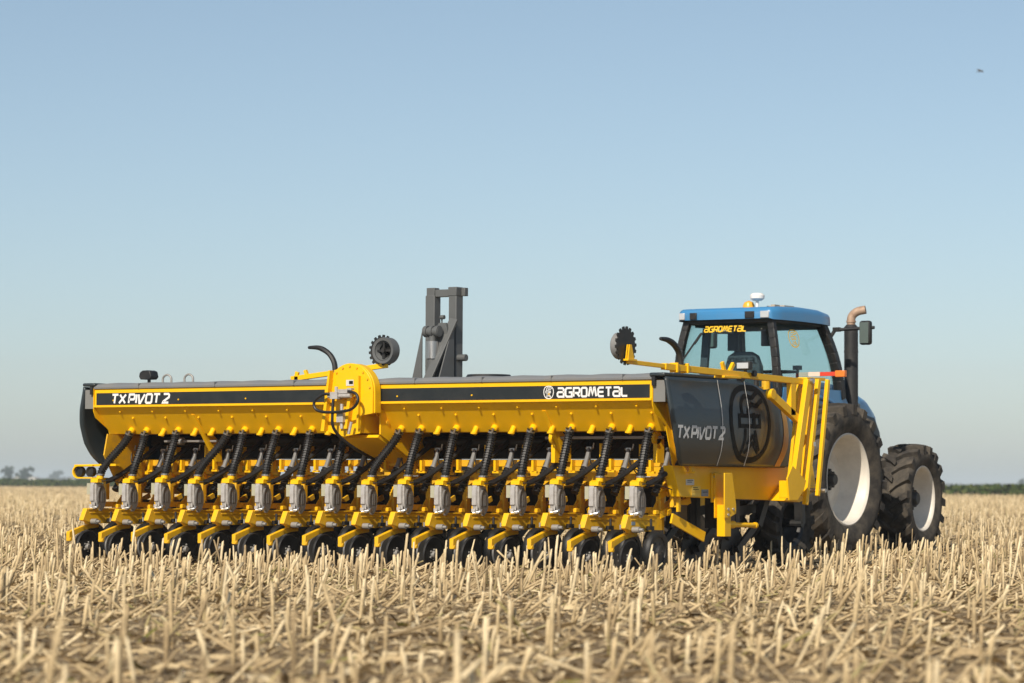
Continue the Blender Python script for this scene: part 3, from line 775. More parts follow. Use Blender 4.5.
db.box(CU - 0.14, CU + 0.14, 6.25, 6.75, 0.55, 0.68)
db.box(-5.6, -0.4, 3.66, 3.84, 0.88, 0.98)
db.box(CU - 0.6, CU - 0.48, 2.42, 3.9, 0.80, 0.93); db.box(CU + 0.48, CU + 0.6, 2.42, 3.9, 0.80, 0.93)
for s in (-1, 1): db.box(CU + s * 2.45 - 0.05, CU + s * 2.45 + 0.05, 2.42, 3.66, 0.80, 0.9)
part(db, 'drawbar', YELD)

# ---- central pivot bracket
pb = MB()
arc = [(-2.98 + 0.265 * math.cos(t), 1.645 + 0.265 * math.sin(t)) for t in np.linspace(0, math.pi, 19)]
pb.prism(arc + [(-3.245, 1.56), (-3.235, 1.27), (-3.05, 1.225), (-2.86, 1.255), (-2.85, 1.42), (-2.715, 1.44)], 'y', -0.13, -0.115)
arc2 = [(-2.965 + 0.262 * math.cos(t), 1.645 + 0.262 * math.sin(t)) for t in np.linspace(0, math.pi * 0.95, 18)]
pb.prism(arc2 + [(-3.20, 1.40), (-2.70, 1.445)], 'y', -0.112, -0.02)
pb.prism([(-3.20, 1.50), (-2.87, 1.50), (-2.87, 1.26), (-3.15, 1.26)], 'y', -0.10, 0.5)
pivot = part(pb, 'pivot_bracket', YEL, bevel=0.005)
rb = MB()
rb.prism([(-3.19, 1.845), (-3.17, 1.845), (-3.235, 1.28), (-3.275, 1.28)], 'y', -0.19, -0.132)
rb.prism([(-2.955, 1.64), (-2.92, 1.64), (-2.97, 1.30), (-3.005, 1.30)], 'y', -0.19, -0.132)
rb.box(-2.875, -2.855, -0.165, -0.132, 1.30, 1.79)
rb.box(-3.10, -2.90, -0.165, -0.132, 1.60, 1.62)
part(rb, 'bracket_ribs', YEL, pivot)
leg = MB()
for x in (-2.74, -3.20):
    leg.prism([(0.02, 1.48), (0.70, 1.40), (0.95, 1.10), (0.95, 0.88), (0.72, 0.92), (0.02, 1.25)], 'x', x - 0.008, x + 0.008)
leg.prism([(0.0, 1.22), (0.70, 0.93), (0.72, 0.95), (0.02, 1.245)], 'x', -3.19, -2.75)
part(leg, 'bracket_leg', YEL, pivot)
bb = MB()
for t in np.linspace(0.15, math.pi - 0.15, 9): bb.cyl((-2.98 + 0.235 * math.cos(t), -0.129, 1.645 + 0.235 * math.sin(t)), (-2.98 + 0.235 * math.cos(t), -0.142, 1.645 + 0.235 * math.sin(t)), 0.009, 8)
for y, z in ((0.12, 1.36), (0.28, 1.23), (0.3, 1.38), (0.5, 1.10), (0.62, 1.28)): bb.cyl((-2.733, y, z), (-2.722, y, z), 0.020, 8)
part(bb, 'bracket_bolts', YELD, pivot)
part(MB().box(-3.02, -2.935, -0.137, -0.131, 1.70, 1.755), 'sticker', STICK, pivot)
part(MB().box(-2.985, -2.94, -0.1392, -0.1378, 1.715, 1.745), 'sticker_print', BLKPRINT, pivot)
vl = MB()
vl.box(-3.115, -3.03, -0.26, -0.166, 1.575, 1.64); vl.box(-3.04, -2.93, -0.24, -0.17, 1.625, 1.665); vl.cyl((-3.16, -0.22, 1.605), (-2.90, -0.22, 1.605), 0.022, 10)
vl.box(-2.94, -2.89, -0.23, -0.18, 1.655, 1.675); vl.cyl((-3.07, -0.22, 1.64), (-3.07, -0.22, 1.69), 0.016, 8)
vl.box(-3.06, -2.985, -0.23, -0.166, 1.36, 1.45); vl.cyl((-3.02, -0.2, 1.30), (-3.02, -0.2, 1.53), 0.016, 8)
vl.cyl((-2.93, -0.21, 1.25), (-2.90, -0.21, 1.36), 0.014, 8)
part(vl, 'hydraulic_valve', ALU, pivot)
ho = MB()
ho.tube(smoothpath([(-3.09, -0.235, 1.615), (-3.19, -0.25, 1.62), (-3.29, -0.26, 1.56), (-3.285, -0.26, 1.49), (-3.19, -0.26, 1.455), (-3.0, -0.26, 1.455), (-2.86, -0.26, 1.48), (-2.79, -0.26, 1.55), (-2.82, -0.25, 1.62), (-2.92, -0.235, 1.645)], 7), 0.014, 8)
ho.tube(smoothpath([(-3.085, -0.245, 1.58), (-3.09, -0.25, 1.45), (-3.09, -0.24, 1.32), (-3.06, -0.16, 1.22), (-3.0, -0.02, 1.12), (-2.97, 0.30, 1.0)], 7), 0.014, 8)
part(ho, 'hydraulic_hose', HOSE, pivot)

# ---- row markers, folded
def notched_disc(c, R, axis, n=18, depth=0.022, th=0.012):
    poly = []
    for k in range(n):
        a = 2 * math.pi * k / n; d = 2 * math.pi / n
        for f, r in ((0.0, R), (0.42, R), (0.55, R - depth), (0.9, R - depth)):
            poly.append((r * math.cos(a + f * d), r * math.sin(a + f * d)))
    if axis == 'x': return MB().prism([(c[1] + u, c[2] + v) for u, v in poly], 'x', c[0] - th / 2, c[0] + th / 2)
    return MB().prism([(c[0] + u, c[2] + v) for u, v in poly], 'y', c[1] - th / 2, c[1] + th / 2)
mx = 0.55
mk = MB()
mk.beam((mx, -0.95, 1.832), (mx, -0.10, 1.808), 0.036, 0.036)
mk.beam((mx, -0.34, 1.812), (mx, 2.20, 1.756), 0.055, 0.055)
mk.beam((mx, 0.72, 1.77), (mx, 0.66, 1.885), 0.03, 0.035); mk.beam((mx, 0.76, 1.77), (mx, 0.86, 1.88), 0.03, 0.035)
mk.box(mx - 0.06, mx + 0.05, 0.62, 0.92, 1.745, 1.765)
for w in (-0.16, 0.02): mk.box(mx - 0.04, mx + 0.04, w - 0.012, w + 0.012, 1.765, 1.85)
marker = part(mk, 'row_marker', YEL, bevel=0.003)
ft = MB()
ft.prism([(-0.98, 1.85), (-0.88, 1.85), (-0.925, 1.975), (-0.955, 1.975)], 'x', mx + 0.012, mx + 0.022)
ft.prism([(-0.98, 1.85), (-0.88, 1.85), (-0.925, 1.975), (-0.955, 1.975)], 'x', mx + 0.032, mx + 0.042)
ft.box(mx - 0.012, mx + 0.05, -0.99, -0.85, 1.838, 1.853)
part(ft, 'disc_fork', YEL, marker)
part(notched_disc((mx - 0.005, -0.945, 1.965), 0.165, 'x'), 'marker_disc', BLACK, marker)
part(MB().lathe([(0.03, 0.0), (0.03, 0.11), (-0.045, 0.112), (-0.058, 0.098), (-0.058, 0.0)], (mx - 0.042, -0.945, 1.965), 'x', 30), 'depth_drum', LID, marker)
cv = smoothpath([(mx, -0.05, 1.83), (mx, -0.075, 1.93), (mx, -0.15, 2.0), (mx, -0.26, 2.04), (mx, -0.39, 2.048)], 7)
part(MB().tube(cv, [0.028] * (len(cv) - 10) + list(np.linspace(0.028, 0.015, 10)), 8), 'mud_scraper', BLACK, marker)
wk = MB().box(mx - 0.07, mx + 0.07, 1.03, 1.09, 1.83, 1.905)
part(wk, 'work_lamp', BLACK, marker, bevel=0.006)
part(MB().box(mx - 0.058, mx + 0.058, 1.026, 1.0295, 1.842, 1.893), 'lamp_lens', LENS, marker)
part(MB().cyl((mx, 1.08, 1.79), (mx, 1.08, 1.832), 0.014, 8).cyl((mx + 0.035, 1.16, 1.80), (mx + 0.06, 1.16, 1.80), 0.03, 10), 'lamp_bracket', BLACK, marker)
# folded links at the front of the marker
lk = MB()
lk.beam((mx + 0.05, 2.16, 1.77), (mx + 0.05, 1.86, 0.70), 0.05, 0.085)
lk.beam((mx - 0.05, 2.18, 1.77), (mx - 0.05, 1.98, 0.74), 0.03, 0.05)
lk.beam((mx + 0.06, 2.34, 1.78), (mx + 0.06, 2.09, 0.62), 0.04, 0.052)
lk.beam((mx - 0.04, 2.40, 1.78), (mx - 0.04, 2.20, 0.70), 0.03, 0.05)
lk.beam((mx + 0.08, 2.49, 1.785), (mx + 0.08, 2.29, 0.70), 0.035, 0.04)
lk.beam((mx - 0.02, 2.18, 1.785), (mx - 0.02, 2.54, 1.79), 0.10, 0.03)
lk.beam((mx, 1.55, 1.62), (mx, 2.06, 1.40), 0.05, 0.075); lk.cyl((mx - 0.03, 1.55, 1.625), (mx + 0.03, 1.55, 1.625), 0.05, 12)
lk.beam((mx, 1.93, 1.74), (mx, 1.93, 1.44), 0.05, 0.09)
part(lk, 'folding_link', YEL, marker, bevel=0.003)
part(MB().prism([(2.20, 1.70), (2.47, 1.72), (2.27, 0.75), (1.98, 0.74)], 'x', mx - 0.085, mx - 0.078), 'link_web', YEL, marker)
for w, z in ((2.17, 1.765), (1.88, 0.76)): part(MB().cyl((mx + 0.076, w, z), (mx + 0.105, w, z), 0.026, 12), 'hinge_pin', STEEL, marker)
part(MB().cyl((mx - 0.1, 2.36, 0.75), (mx + 0.13, 2.36, 0.75), 0.02, 10), 'hinge_pin', STEEL, marker)
part(MB().box(mx + 0.0852, mx + 0.087, 2.205, 2.245, 1.16, 1.20), 'sticker', STICK, marker)
bs = MB()
bs.prism([(1.70, 0.66), (1.66, 0.86), (1.76, 0.98), (2.02, 0.84), (1.98, 0.76), (1.86, 0.66)], 'x', mx + 0.095, mx + 0.11)
bs.box(mx + 0.0, mx + 0.094, 1.70, 1.73, 0.68, 0.84)
bs.prism([(2.0, 0.655), (2.30, 0.64), (2.62, 0.76), (2.62, 0.80), (2.2, 0.80)], 'x', CU + 3.29, mx - 0.11)
part(bs, 'hinge_base', YEL, marker, bevel=0.004)
cylp = MB().box(0.20, 0.34, 1.55, 1.78, 1.20, 1.70)
cylp.cyl((0.18, 1.72, 1.0), (0.18, 1.72, 1.72), 0.06, 12); cylp.cyl((0.30, 1.9, 1.68), (0.30, 1.9, 1.76), 0.04, 10)
part(cylp, 'lift_bracket', YELD, marker)
part(MB().cyl((0.36, 1.30, 1.745), (0.36, 1.36, 1.77), 0.03, 10).cyl((0.36, 2.02, 1.70), (0.36, 2.02, 1.76), 0.035, 10).cyl((0.30, 1.72, 1.70), (0.30, 1.72, 1.78), 0.025, 10), 'hose_fitting', BLACK, marker)

mk2 = MB()
mk2.beam((-4.95, 1.5, 1.845), (-3.76, 1.5, 1.962), 0.05, 0.05)
mk2.beam((-4.74, 1.5, 1.84), (-4.78, 1.5, 1.93), 0.04, 0.03); mk2.beam((-4.90, 1.5, 1.84), (-4.88, 1.5, 1.915), 0.04, 0.03)
mk2.beam((-4.88, 1.5, 1.66), (-4.88, 1.5, 1.87), 0.05, 0.05); mk2.beam((-4.0, 1.5, 1.66), (-4.0, 1.5, 1.94), 0.05, 0.05)
marker2 = part(mk2, 'row_marker', YEL, bevel=0.003)
part(notched_disc((-3.86, 1.56, 2.105), 0.165, 'y'), 'marker_disc', BLACK, marker2)
part(MB().lathe([(-0.035, 0.07), (-0.075, 0.10), (-0.08, 0.128), (-0.06, 0.132), (0.03, 0.132)], (-3.755, 1.50, 2.105), 'y', 32), 'depth_drum', MAST, marker2)
part(MB().lathe([(-0.078, 0.098), (-0.02, 0.09), (0.0, 0.0)], (-3.755, 1.50, 2.105), 'y', 24).box(-3.765, -3.745, 1.44, 1.47, 2.02, 2.19).box(-3.84, -3.67, 1.445, 1.465, 2.095, 2.115), 'drum_hub', BLACK, marker2)
part(MB().cyl((-3.755, 1.42, 2.105), (-3.755, 1.50, 2.105), 0.022, 12).beam((-3.755, 1.455, 2.10), (-3.78, 1.47, 1.96), 0.02, 0.035), 'disc_fork', BLACK, marker2)
cv = smoothpath([(-4.40, 1.5, 1.90), (-4.415, 1.5, 2.0), (-4.48, 1.5, 2.09), (-4.60, 1.5, 2.15), (-4.74, 1.5, 2.158)], 7)
part(MB().tube(cv, [0.028] * (len(cv) - 10) + list(np.linspace(0.028, 0.015, 10)), 8), 'mud_scraper', BLACK, marker2)

# ---- grey lift mast in the middle
mm = MB()
mm.box(-3.985, -3.872, 2.46, 2.57, 1.0, 2.71); mm.box(-3.98, -3.88, 2.47, 2.56, 2.70, 2.79)
mm.box(-3.695, -3.60, 2.46, 2.58, 1.0, 2.71); mm.box(-3.70, -3.597, 2.455, 2.585, 2.70, 2.79)
mm.box(-3.88, -3.70, 2.48, 2.56, 2.695, 2.77)
mm.box(-3.596, -3.55, 2.54, 2.60, 2.70, 2.785)
mm.prism([(-3.985, 2.35), (-3.985, 1.2), (-4.27, 1.2)], 'y', 2.40, 2.419)
mm.beam((-3.59, 2.41, 2.46), (-3.78, 2.05, 1.60), 0.03, 0.10, (1, 0, 0)); mm.prism([(2.41, 2.45), (2.41, 1.4), (1.95, 1.4)], 'x', -3.60, -3.585)
mm.box(-4.02, -3.54, 2.40, 2.64, 0.86, 1.0)
mast = part(mm, 'lift_mast', MAST, bevel=0.005)
mc = MB().cyl((-3.745, 2.25, 1.55), (-3.745, 2.25, 2.06), 0.05, 16)
mc.cyl((-3.83, 2.25, 2.33), (-3.65, 2.25, 2.33), 0.045, 14)
for x in (-3.815, -3.745, -3.675): mc.cyl((x - 0.02, 2.25, 2.33), (x + 0.02, 2.25, 2.33), 0.058, 14)
mc.cyl((-3.745, 2.25, 2.22), (-3.745, 2.25, 2.33), 0.035, 12)
part(mc, 'lift_cylinder', MAST, mast)
part(MB().cyl((-3.745, 2.25, 2.055), (-3.745, 2.25, 2.23), 0.062, 20), 'cylinder_sleeve', STEEL, mast)
part(MB().prism([(-3.755, 1.55), (-3.755, 2.37), (-3.725, 2.42), (-3.64, 2.42), (-3.62, 2.36), (-3.62, 1.55)], 'y', 2.33, 2.36), 'mast_plate', MAST, mast)
part(MB().cyl((-3.735, 2.40, 2.14), (-3.735, 2.40, 2.50), 0.008, 8).cyl((-3.735, 2.38, 2.48), (-3.69, 2.38, 2.48), 0.022, 10).cyl((-3.60, 2.5, 2.07), (-3.50, 2.5, 2.07), 0.035, 12), 'mast_pin', MAST, mast)

# ---- lamp bracket low on the left end
lb = MB()
lb.beam((-6.60, 0.12, 0.955), (-6.05, 0.12, 0.965), 0.06, 0.022)
ol = [(-6.615 + 0.075 * math.cos(t) + 0.09, 0.895 + 0.068 * math.sin(t)) for t in np.linspace(math.pi / 2, 3 * math.pi / 2, 13)] + [(-6.33, 0.827), (-6.33, 0.841)] + [(-6.615 + 0.06 * math.cos(t) + 0.09, 0.895 + 0.054 * math.sin(t)) for t in np.linspace(3 * math.pi / 2, math.pi / 2, 13)] + [(-6.33, 0.949), (-6.33, 0.963)]
lb.prism(ol, 'y', 0.06, 0.16)
lbp = part(lb, 'tail_lamp_bracket', YEL)
for x in (-6.528, -6.385):
    part(MB().lathe([(0.0, 0.0), (0.0, 0.03), (-0.012, 0.038), (-0.012, 0.05), (0.04, 0.05), (0.04, 0.0)], (x, 0.09, 0.895), 'y', 22), 'tail_lamp', BLACK, lbp)
part(MB().prism([(0.05, 1.06), (0.10, 1.27), (0.6, 1.25), (0.62, 0.76), (0.36, 0.62)], 'x', -6.18, -6.165), 'end_plate', YELD)

# ------------------------------------------------------------------ tractor
TU = -3.17
tractor = empty('tractor', (TU, 9.2, 0), 'blue farm tractor with cream wheel rims and upright exhaust, hitched ahead of the yellow seeder', 'tractor')
TOFF = Vector((-TU, -9.2, 0))
def tpart(mb, name, m, parent=tractor, **k):
    o = mb.build(name, m, parent, **k)
    o.location = TOFF if parent is tractor else (0, 0, 0)
    return o
RA, FA = 8.11, 10.36
for s in (1, -1):
    c = (TU + s * 0.87, RA, 0.865)
    w = tpart(tyre_mb(c, 0.875, 0.25, 0.505, 20, 0.05, -1), 'rear_wheel', RUB)
    tpart(rim_mb(c, 0.51, 0.25, s, 0.15), 'rim', CREAM, w)
    tpart(hub_mb(c, 0.25, s, 0.15, 0.51, 0.105), 'wheel_hub', BLACK, w)
for s in (1, -1):
    c = Vector((TU + s * 0.72, FA, 0.645))
    w = tpart(tyre_mb((0, 0, 0), 0.66, 0.21, 0.375, 18, 0.045, -1), 'front_wheel', RUB)
    w.location = c + TOFF; w.rotation_euler = (0, 0, math.radians(5))
    tpart(rim_mb((0, 0, 0), 0.38, 0.21, s, 0.10), 'rim', CREAM, w)
    tpart(hub_mb((0, 0, 0), 0.21, s, 0.04, 0.38, 0.12), 'wheel_hub', BLACK, w)
ax = MB()
ax.cyl((TU - 0.8, RA, 0.865), (TU + 0.8, RA, 0.865), 0.13, 16); ax.box(TU - 0.27, TU + 0.27, 7.55, 10.2, 0.62, 1.15)
ax.cyl((TU - 0.6, FA, 0.645), (TU + 0.6, FA, 0.645), 0.10, 14); ax.box(TU - 0.22, TU + 0.22, 10.0, 10.62, 0.55, 1.1)
ax.beam((TU - 0.35, 7.6, 0.75), (TU - 0.42, 6.9, 0.5), 0.06, 0.09); ax.beam((TU + 0.35, 7.6, 0.75), (TU + 0.42, 6.9, 0.5), 0.06, 0.09)
ax.box(TU - 0.06, TU + 0.06, 6.7, 7.6, 0.47, 0.53)
for s in (-1, 1): ax.box(*sorted((TU + s * 0.28, TU + s * 0.68)), 8.9, 9.75, 0.55, 1.0)
tpart(ax, 'chassis', BLACK, bevel=0.01)
# bonnet: lofted rounded sections
def section(w, half, zt, zb, r):
    pts = [(TU - half, zb)]
    for t in np.linspace(math.pi, math.pi / 2, 6): pts.append((TU - half + r + r * math.cos(t), zt - r + r * math.sin(t)))
    for t in np.linspace(math.pi / 2, 0, 6): pts.append((TU + half - r + r * math.cos(t), zt - r + r * math.sin(t)))
    pts.append((TU + half, zb)); return [(x, w, z) for x, z in pts]
def loft(secs):
    mb = MB().grid(secs); n = len(secs[0])
    mb.f += [(*range(n),), tuple(range((len(secs) - 1) * n, len(secs) * n))[::-1]]
    return mb
hood = loft([section(8.66, 0.37, 2.03, 1.25, 0.12), section(9.2, 0.36, 2.0, 1.22, 0.13), section(9.75, 0.34, 1.935, 1.2, 0.15), section(10.05, 0.33, 1.86, 1.2, 0.17), section(10.25, 0.315, 1.75, 1.2, 0.18), section(10.36, 0.29, 1.58, 1.2, 0.16)])
hoodo = tpart(hood, 'bonnet', BLUE, smooth=50)
tpart(loft([section(9.86, 0.348, 1.74, 1.16, 0.12), section(10.2, 0.336, 1.70, 1.16, 0.15), section(10.38, 0.305, 1.55, 1.16, 0.15)]), 'grille', BLACK, hoodo)
tpart(loft([section(8.7, 0.34, 1.23, 0.9, 0.03), section(10.3, 0.30, 1.23, 0.9, 0.03)]), 'engine', BLACK, hoodo)
tpart(decal(stroke_text('aGROMETaL', 1.15, 0.085, 0.19), lambda a, b, l: (TU + 0.3615 + 0.003 - 0.018 * max(0, (a + 8.72 - 9.2)) / 0.5 + l, 8.72 + a, 1.70 + b)), 'lettering', DPRINT, hoodo)
# exhaust
EX = (-2.60, 9.12)
eo = tpart(MB().cyl((*EX, 1.45), (*EX, 2.66), 0.082, 22).cyl((*EX, 2.66), (*EX, 2.69), 0.082, 22, 0.055), 'exhaust_stack', EXH)
tpart(MB().cyl((*EX, 2.36), (*EX, 2.385), 0.0845, 22), 'heat_band', EXH, eo)
pts = smoothpath([(EX[0], EX[1], 2.68), (EX[0], EX[1], 2.75), (EX[0] + 0.015, EX[1] + 0.01, 2.80), (EX[0] + 0.07, EX[1] + 0.03, 2.845), (EX[0] + 0.16, EX[1] + 0.06, 2.865)], 6)
tpart(MB().tube(pts, 0.05, 16).cyl((EX[0], EX[1], 2.715), (EX[0], EX[1], 2.735), 0.058, 16), 'exhaust_tip', TIP, eo)
# cab
HW_T, HW_B = 0.545, 0.64
ZB, ZT = 1.80, 2.66
R_T, R_B, F_T, F_B = 7.24, 7.22, 8.42, 8.72
def cp(side, end, t):
    """Cab corner line: side -1/1, end 0 rear/1 front, t 0 bottom/1 top."""
    bow = 0.035 * math.sin(t * math.pi)
    h = HW_B + (HW_T - HW_B) * t + bow
    w = (R_B + (R_T - R_B) * t - (bow if end == 0 else 0)) if end == 0 else (F_B + (F_T - F_B) * t + bow)
    return Vector((TU + side * h, w, ZB + (ZT - ZB) * t))
cabm = MB()
for s in (-1, 1):
    for e, wd in ((0, 0.055), (1, 0.072)):
        pts = [cp(s, e, t) for t in np.linspace(0, 1, 9)]
        for a, b in zip(pts[:-1], pts[1:]): cabm.beam(a, b + (b - a) * 0.04, wd * 1.5, wd * 1.3, (0, 1, 0))
for e in (0, 1):
    for t, hh in ((0, 0.09), (1, 0.07)): cabm.beam(cp(-1, e, t), cp(1, e, t), 0.07, hh)
for s in (-1, 1):
    for t, hh in ((0, 0.09), (1, 0.07)): cabm.beam(cp(s, 0, t), cp(s, 1, t), 0.06, hh)
cabm.box(TU - 0.60, TU + 0.60, 7.32, 8.68, 1.20, 1.76)
cab = tpart(cabm, 'cab', BLACK, bevel=0.008)
def pane(fn, nm):
    rows = [[fn(u, t) for u in np.linspace(0, 1, 9)] for t in np.linspace(0.03, 0.97, 9)]
    return tpart(MB().grid(rows), nm, GLASS, cab, solid=0.006, smooth=60)
pane(lambda u, t: cp(-1, 0, t).lerp(cp(1, 0, t), 0.05 + 0.90 * u) - Vector((0, 0.03 * math.sin(u * math.pi), 0)), 'rear_window')
pane(lambda u, t: cp(-1, 1, t).lerp(cp(1, 1, t), 0.05 + 0.90 * u) + Vector((0, 0.05 * math.sin(u * math.pi), 0)), 'windscreen')
for s in (1, -1): pane(lambda u, t, s=s: cp(s, 0, t).lerp(cp(s, 1, t), 0.05 + 0.90 * u) + Vector((s * 0.03 * math.sin(u * math.pi), 0, 0)), 'side_window')
def rear_glass(a, b, l):
    u = a; t = (b - ZB) / (ZT - ZB); k = (u - (TU - HW_T)) / (2 * HW_T)
    p = cp(-1, 0, t).lerp(cp(1, 0, t), k)
    return (u, p.y - 0.03 * math.sin(k * math.pi) - 0.012 - l, b)
tpart(decal(stroke_text('aGROMETaL', 0.57, 0.072, 0.2, 0.15), lambda a, b, l: rear_glass(-3.475 + a, 2.530 + b, l)), 'lettering', YPRINT, cab)
def side_glass(a, b, l):
    t = (b - ZB) / (ZT - ZB); k = (a - R_T) / (F_T - R_T)
    p = cp(1, 0, t).lerp(cp(1, 1, t), k)
    return (p.x + 0.03 * math.sin(k * math.pi) + 0.012 + l, a, b)
tpart(decal(emblem_quads(0.24, 0.21, 0.9), lambda a, b, l: side_glass(7.62 + a, 2.46 + b, l)), 'emblem', YPRINT, cab)
wp = MB().beam(rear_glass(-3.50, 2.52, 0.02), rear_glass(-3.74, 2.22, 0.02), 0.012, 0.02); wp.beam(rear_glass(-3.485, 2.525, 0.02), rear_glass(-3.58, 2.40, 0.02), 0.02, 0.016)
tpart(wp, 'wiper', BLACK, cab)
# roof
def rsec(w, half, zt, zb, r):
    return section(w, half, zt, zb, r)
roof = loft([rsec(7.13, 0.585, 2.765, 2.672, 0.05), rsec(7.16, 0.615, 2.80, 2.66, 0.07), rsec(7.35, 0.64, 2.815, 2.66, 0.08), rsec(7.8, 0.645, 2.83, 2.66, 0.08), rsec(8.25, 0.64, 2.82, 2.655, 0.08), rsec(8.5, 0.62, 2.79, 2.65, 0.07), rsec(8.58, 0.58, 2.74, 2.65, 0.05)])
ro = tpart(roof, 'roof', BLUE, smooth=50)
for u, wd, m, nm in ((-3.725, 0.075, LENS, 'rear_lamp'), (-2.645, 0.11, LENS, 'rear_lamp'), (-3.575, 0.09, BLACK, 'lamp_recess'), (-2.84, 0.12, BLACK, 'lamp_recess')):
    tpart(MB().box(u - wd / 2, u + wd / 2, 7.115, 7.19, 2.678, 2.755), nm, m, ro, bevel=0.006)
tpart(MB().lathe([(0, 0.07), (0.04, 0.068), (0.075, 0.05), (0.095, 0.0)], (-3.13, 7.62, 2.815), 'z', 20), 'beacon', AMBER, ro)
gp = tpart(MB().cyl((-2.98, 7.55, 2.82), (-2.98, 7.55, 2.90), 0.018, 10).lathe([(0.0, 0.0), (0.0, 0.05), (0.025, 0.082), (0.06, 0.085), (0.085, 0.06), (0.092, 0.0)], (-2.98, 7.55, 2.90), 'z', 22), 'receiver', WPLAST, ro)
tpart(MB().box(-2.95, -2.72, 7.72, 7.95, 2.832, 2.85).box(-2.83, -2.78, 7.60, 7.715, 2.826, 2.855), 'roof_board', WOODM, ro)
# cab contents
se = MB().prism([(-3.46, 1.75), (-3.45, 2.16), (-3.41, 2.28), (-3.33, 2.325), (-3.13, 2.325), (-3.05, 2.28), (-3.0, 2.16), (-2.96, 1.75)], 'y', 7.62, 7.74)
se.box(-3.43, -2.99, 7.70, 8.15, 1.76, 1.86); se.box(-3.5, -3.46, 7.65, 8.0, 2.02, 2.07); se.box(-2.97, -2.91, 7.65, 8.0, 2.02, 2.07)
tpart(se, 'seat', SEATM, cab, bevel=0.03)
swl = MB().lathe([(0.0, 0.20), (0.014, 0.213), (0.028, 0.20), (0.014, 0.187)], (-3.1, 8.28, 2.10), 'z', 26, closed=True)
swl.cyl((-3.1, 8.45, 1.78), (-3.1, 8.29, 2.10), 0.03, 10); swl.beam((-3.3, 8.28, 2.11), (-2.9, 8.28, 2.11), 0.03, 0.012)
tpart(swl, 'steering_wheel', BLACK, cab)
tpart(MB().box(-3.66, -3.52, 8.05, 8.09, 2.36, 2.56).cyl((-3.60, 8.07, 2.3), (-3.60, 8.07, 1.78), 0.012, 8), 'monitor', BLACK, cab, bevel=0.01)
tpart(MB().box(-3.16, -3.03, 7.95, 7.99, 2.40, 2.58).box(-3.1, -3.08, 7.96, 7.98, 2.58, 2.66), 'monitor', BLACK, cab, bevel=0.01)
tpart(MB().box(-2.86, -2.68, 7.8, 8.3, 1.80, 2.02).cyl((-2.72, 8.02, 2.0), (-2.70, 8.0, 2.14), 0.018, 8).box(-2.75, -2.66, 7.97, 8.03, 2.12, 2.17), 'console', BLACK, cab)
tpart(MB().box(TU - 0.52, TU + 0.52, 7.36, 8.42, 2.60, 2.655), 'headliner', SEATM, cab)
tpart(MB().beam((TU - 0.60, 7.66, 1.78), (TU - 0.535, 7.66, 2.60), 0.09, 0.05, (0, 1, 0)), 'inner_post', SEATM, cab)
# fenders
for s in (1, -1):
    rows = []
    for t in np.linspace(math.radians(18), math.radians(160), 22):
        r = 0.965; rows.append([(TU + s * u, RA + rr * math.cos(t), 0.865 + rr * math.sin(t)) for u, rr in ((0.50, r - 0.03), (0.52, r), (0.70, r), (0.715, r - 0.05))])
    f = tpart(MB().grid(rows), 'fender', BLUE, solid=0.02, smooth=50)
    tpart(MB().prism([(7.20, 1.62), (7.30, 1.90), (8.70, 1.90), (8.95, 1.62)], 'x', *sorted((TU + s * 0.655, TU + s * 0.68))), 'fender_panel', BLUE, f)
# right lamp boom: pale and red bands, orange lamp at its end
bar = tpart(MB().box(-2.62, -2.35, 7.88, 7.92, 2.038, 2.088), 'marker_bar', PINK)
tpart(MB().box(-2.348, -2.155, 7.882, 7.918, 2.040, 2.086), 'red_band', RED, bar)
tpart(MB().box(-2.152, -2.03, 7.87, 7.93, 2.026, 2.10), 'orange_lamp', ORANGE, bar, bevel=0.006)
barL = tpart(MB().box(TU * 2 + 2.35, TU * 2 + 2.62, 7.88, 7.92, 2.038, 2.088), 'marker_bar', PINK)
tpart(MB().box(TU * 2 + 2.152, TU * 2 + 2.348, 7.882, 7.918, 2.040, 2.086), 'red_band', RED, barL)
# mirror on its arm
for s in (1, -1):
    a0 = cp(s, 1, 0.82)
    armp = MB().tube([a0, a0 + Vector((s * 0.03, 0.05, 0.02)), a0 + Vector((s * 0.07, 0.08, 0.10))], 0.022, 10)
    armp.tube([a0 + Vector((s * 0.06, 0.08, 0.095)), a0 + Vector((s * 0.55, 0.13, 0.115))], 0.02, 10)
    armp.box(*sorted((a0.x + s * 0.05, a0.x + s * 0.13)), a0.y + 0.05, a0.y + 0.11, a0.z + 0.075, a0.z + 0.125)
    ma = tpart(armp, 'mirror_arm', BLACK)
    c = a0 + Vector((s * 0.45, 0.12, 0.055))
    tpart(MB().box(c.x - 0.075, c.x + 0.075, c.y - 0.05, c.y + 0.03, c.z - 0.14, c.z + 0.14), 'mirror', BLACK, ma, bevel=0.03)
    tpart(MB().box(c.x - 0.055, c.x + 0.055, c.y - 0.056, c.y - 0.0515, c.z - 0.12, c.z + 0.12), 'mirror_glass', MIRR, ma)

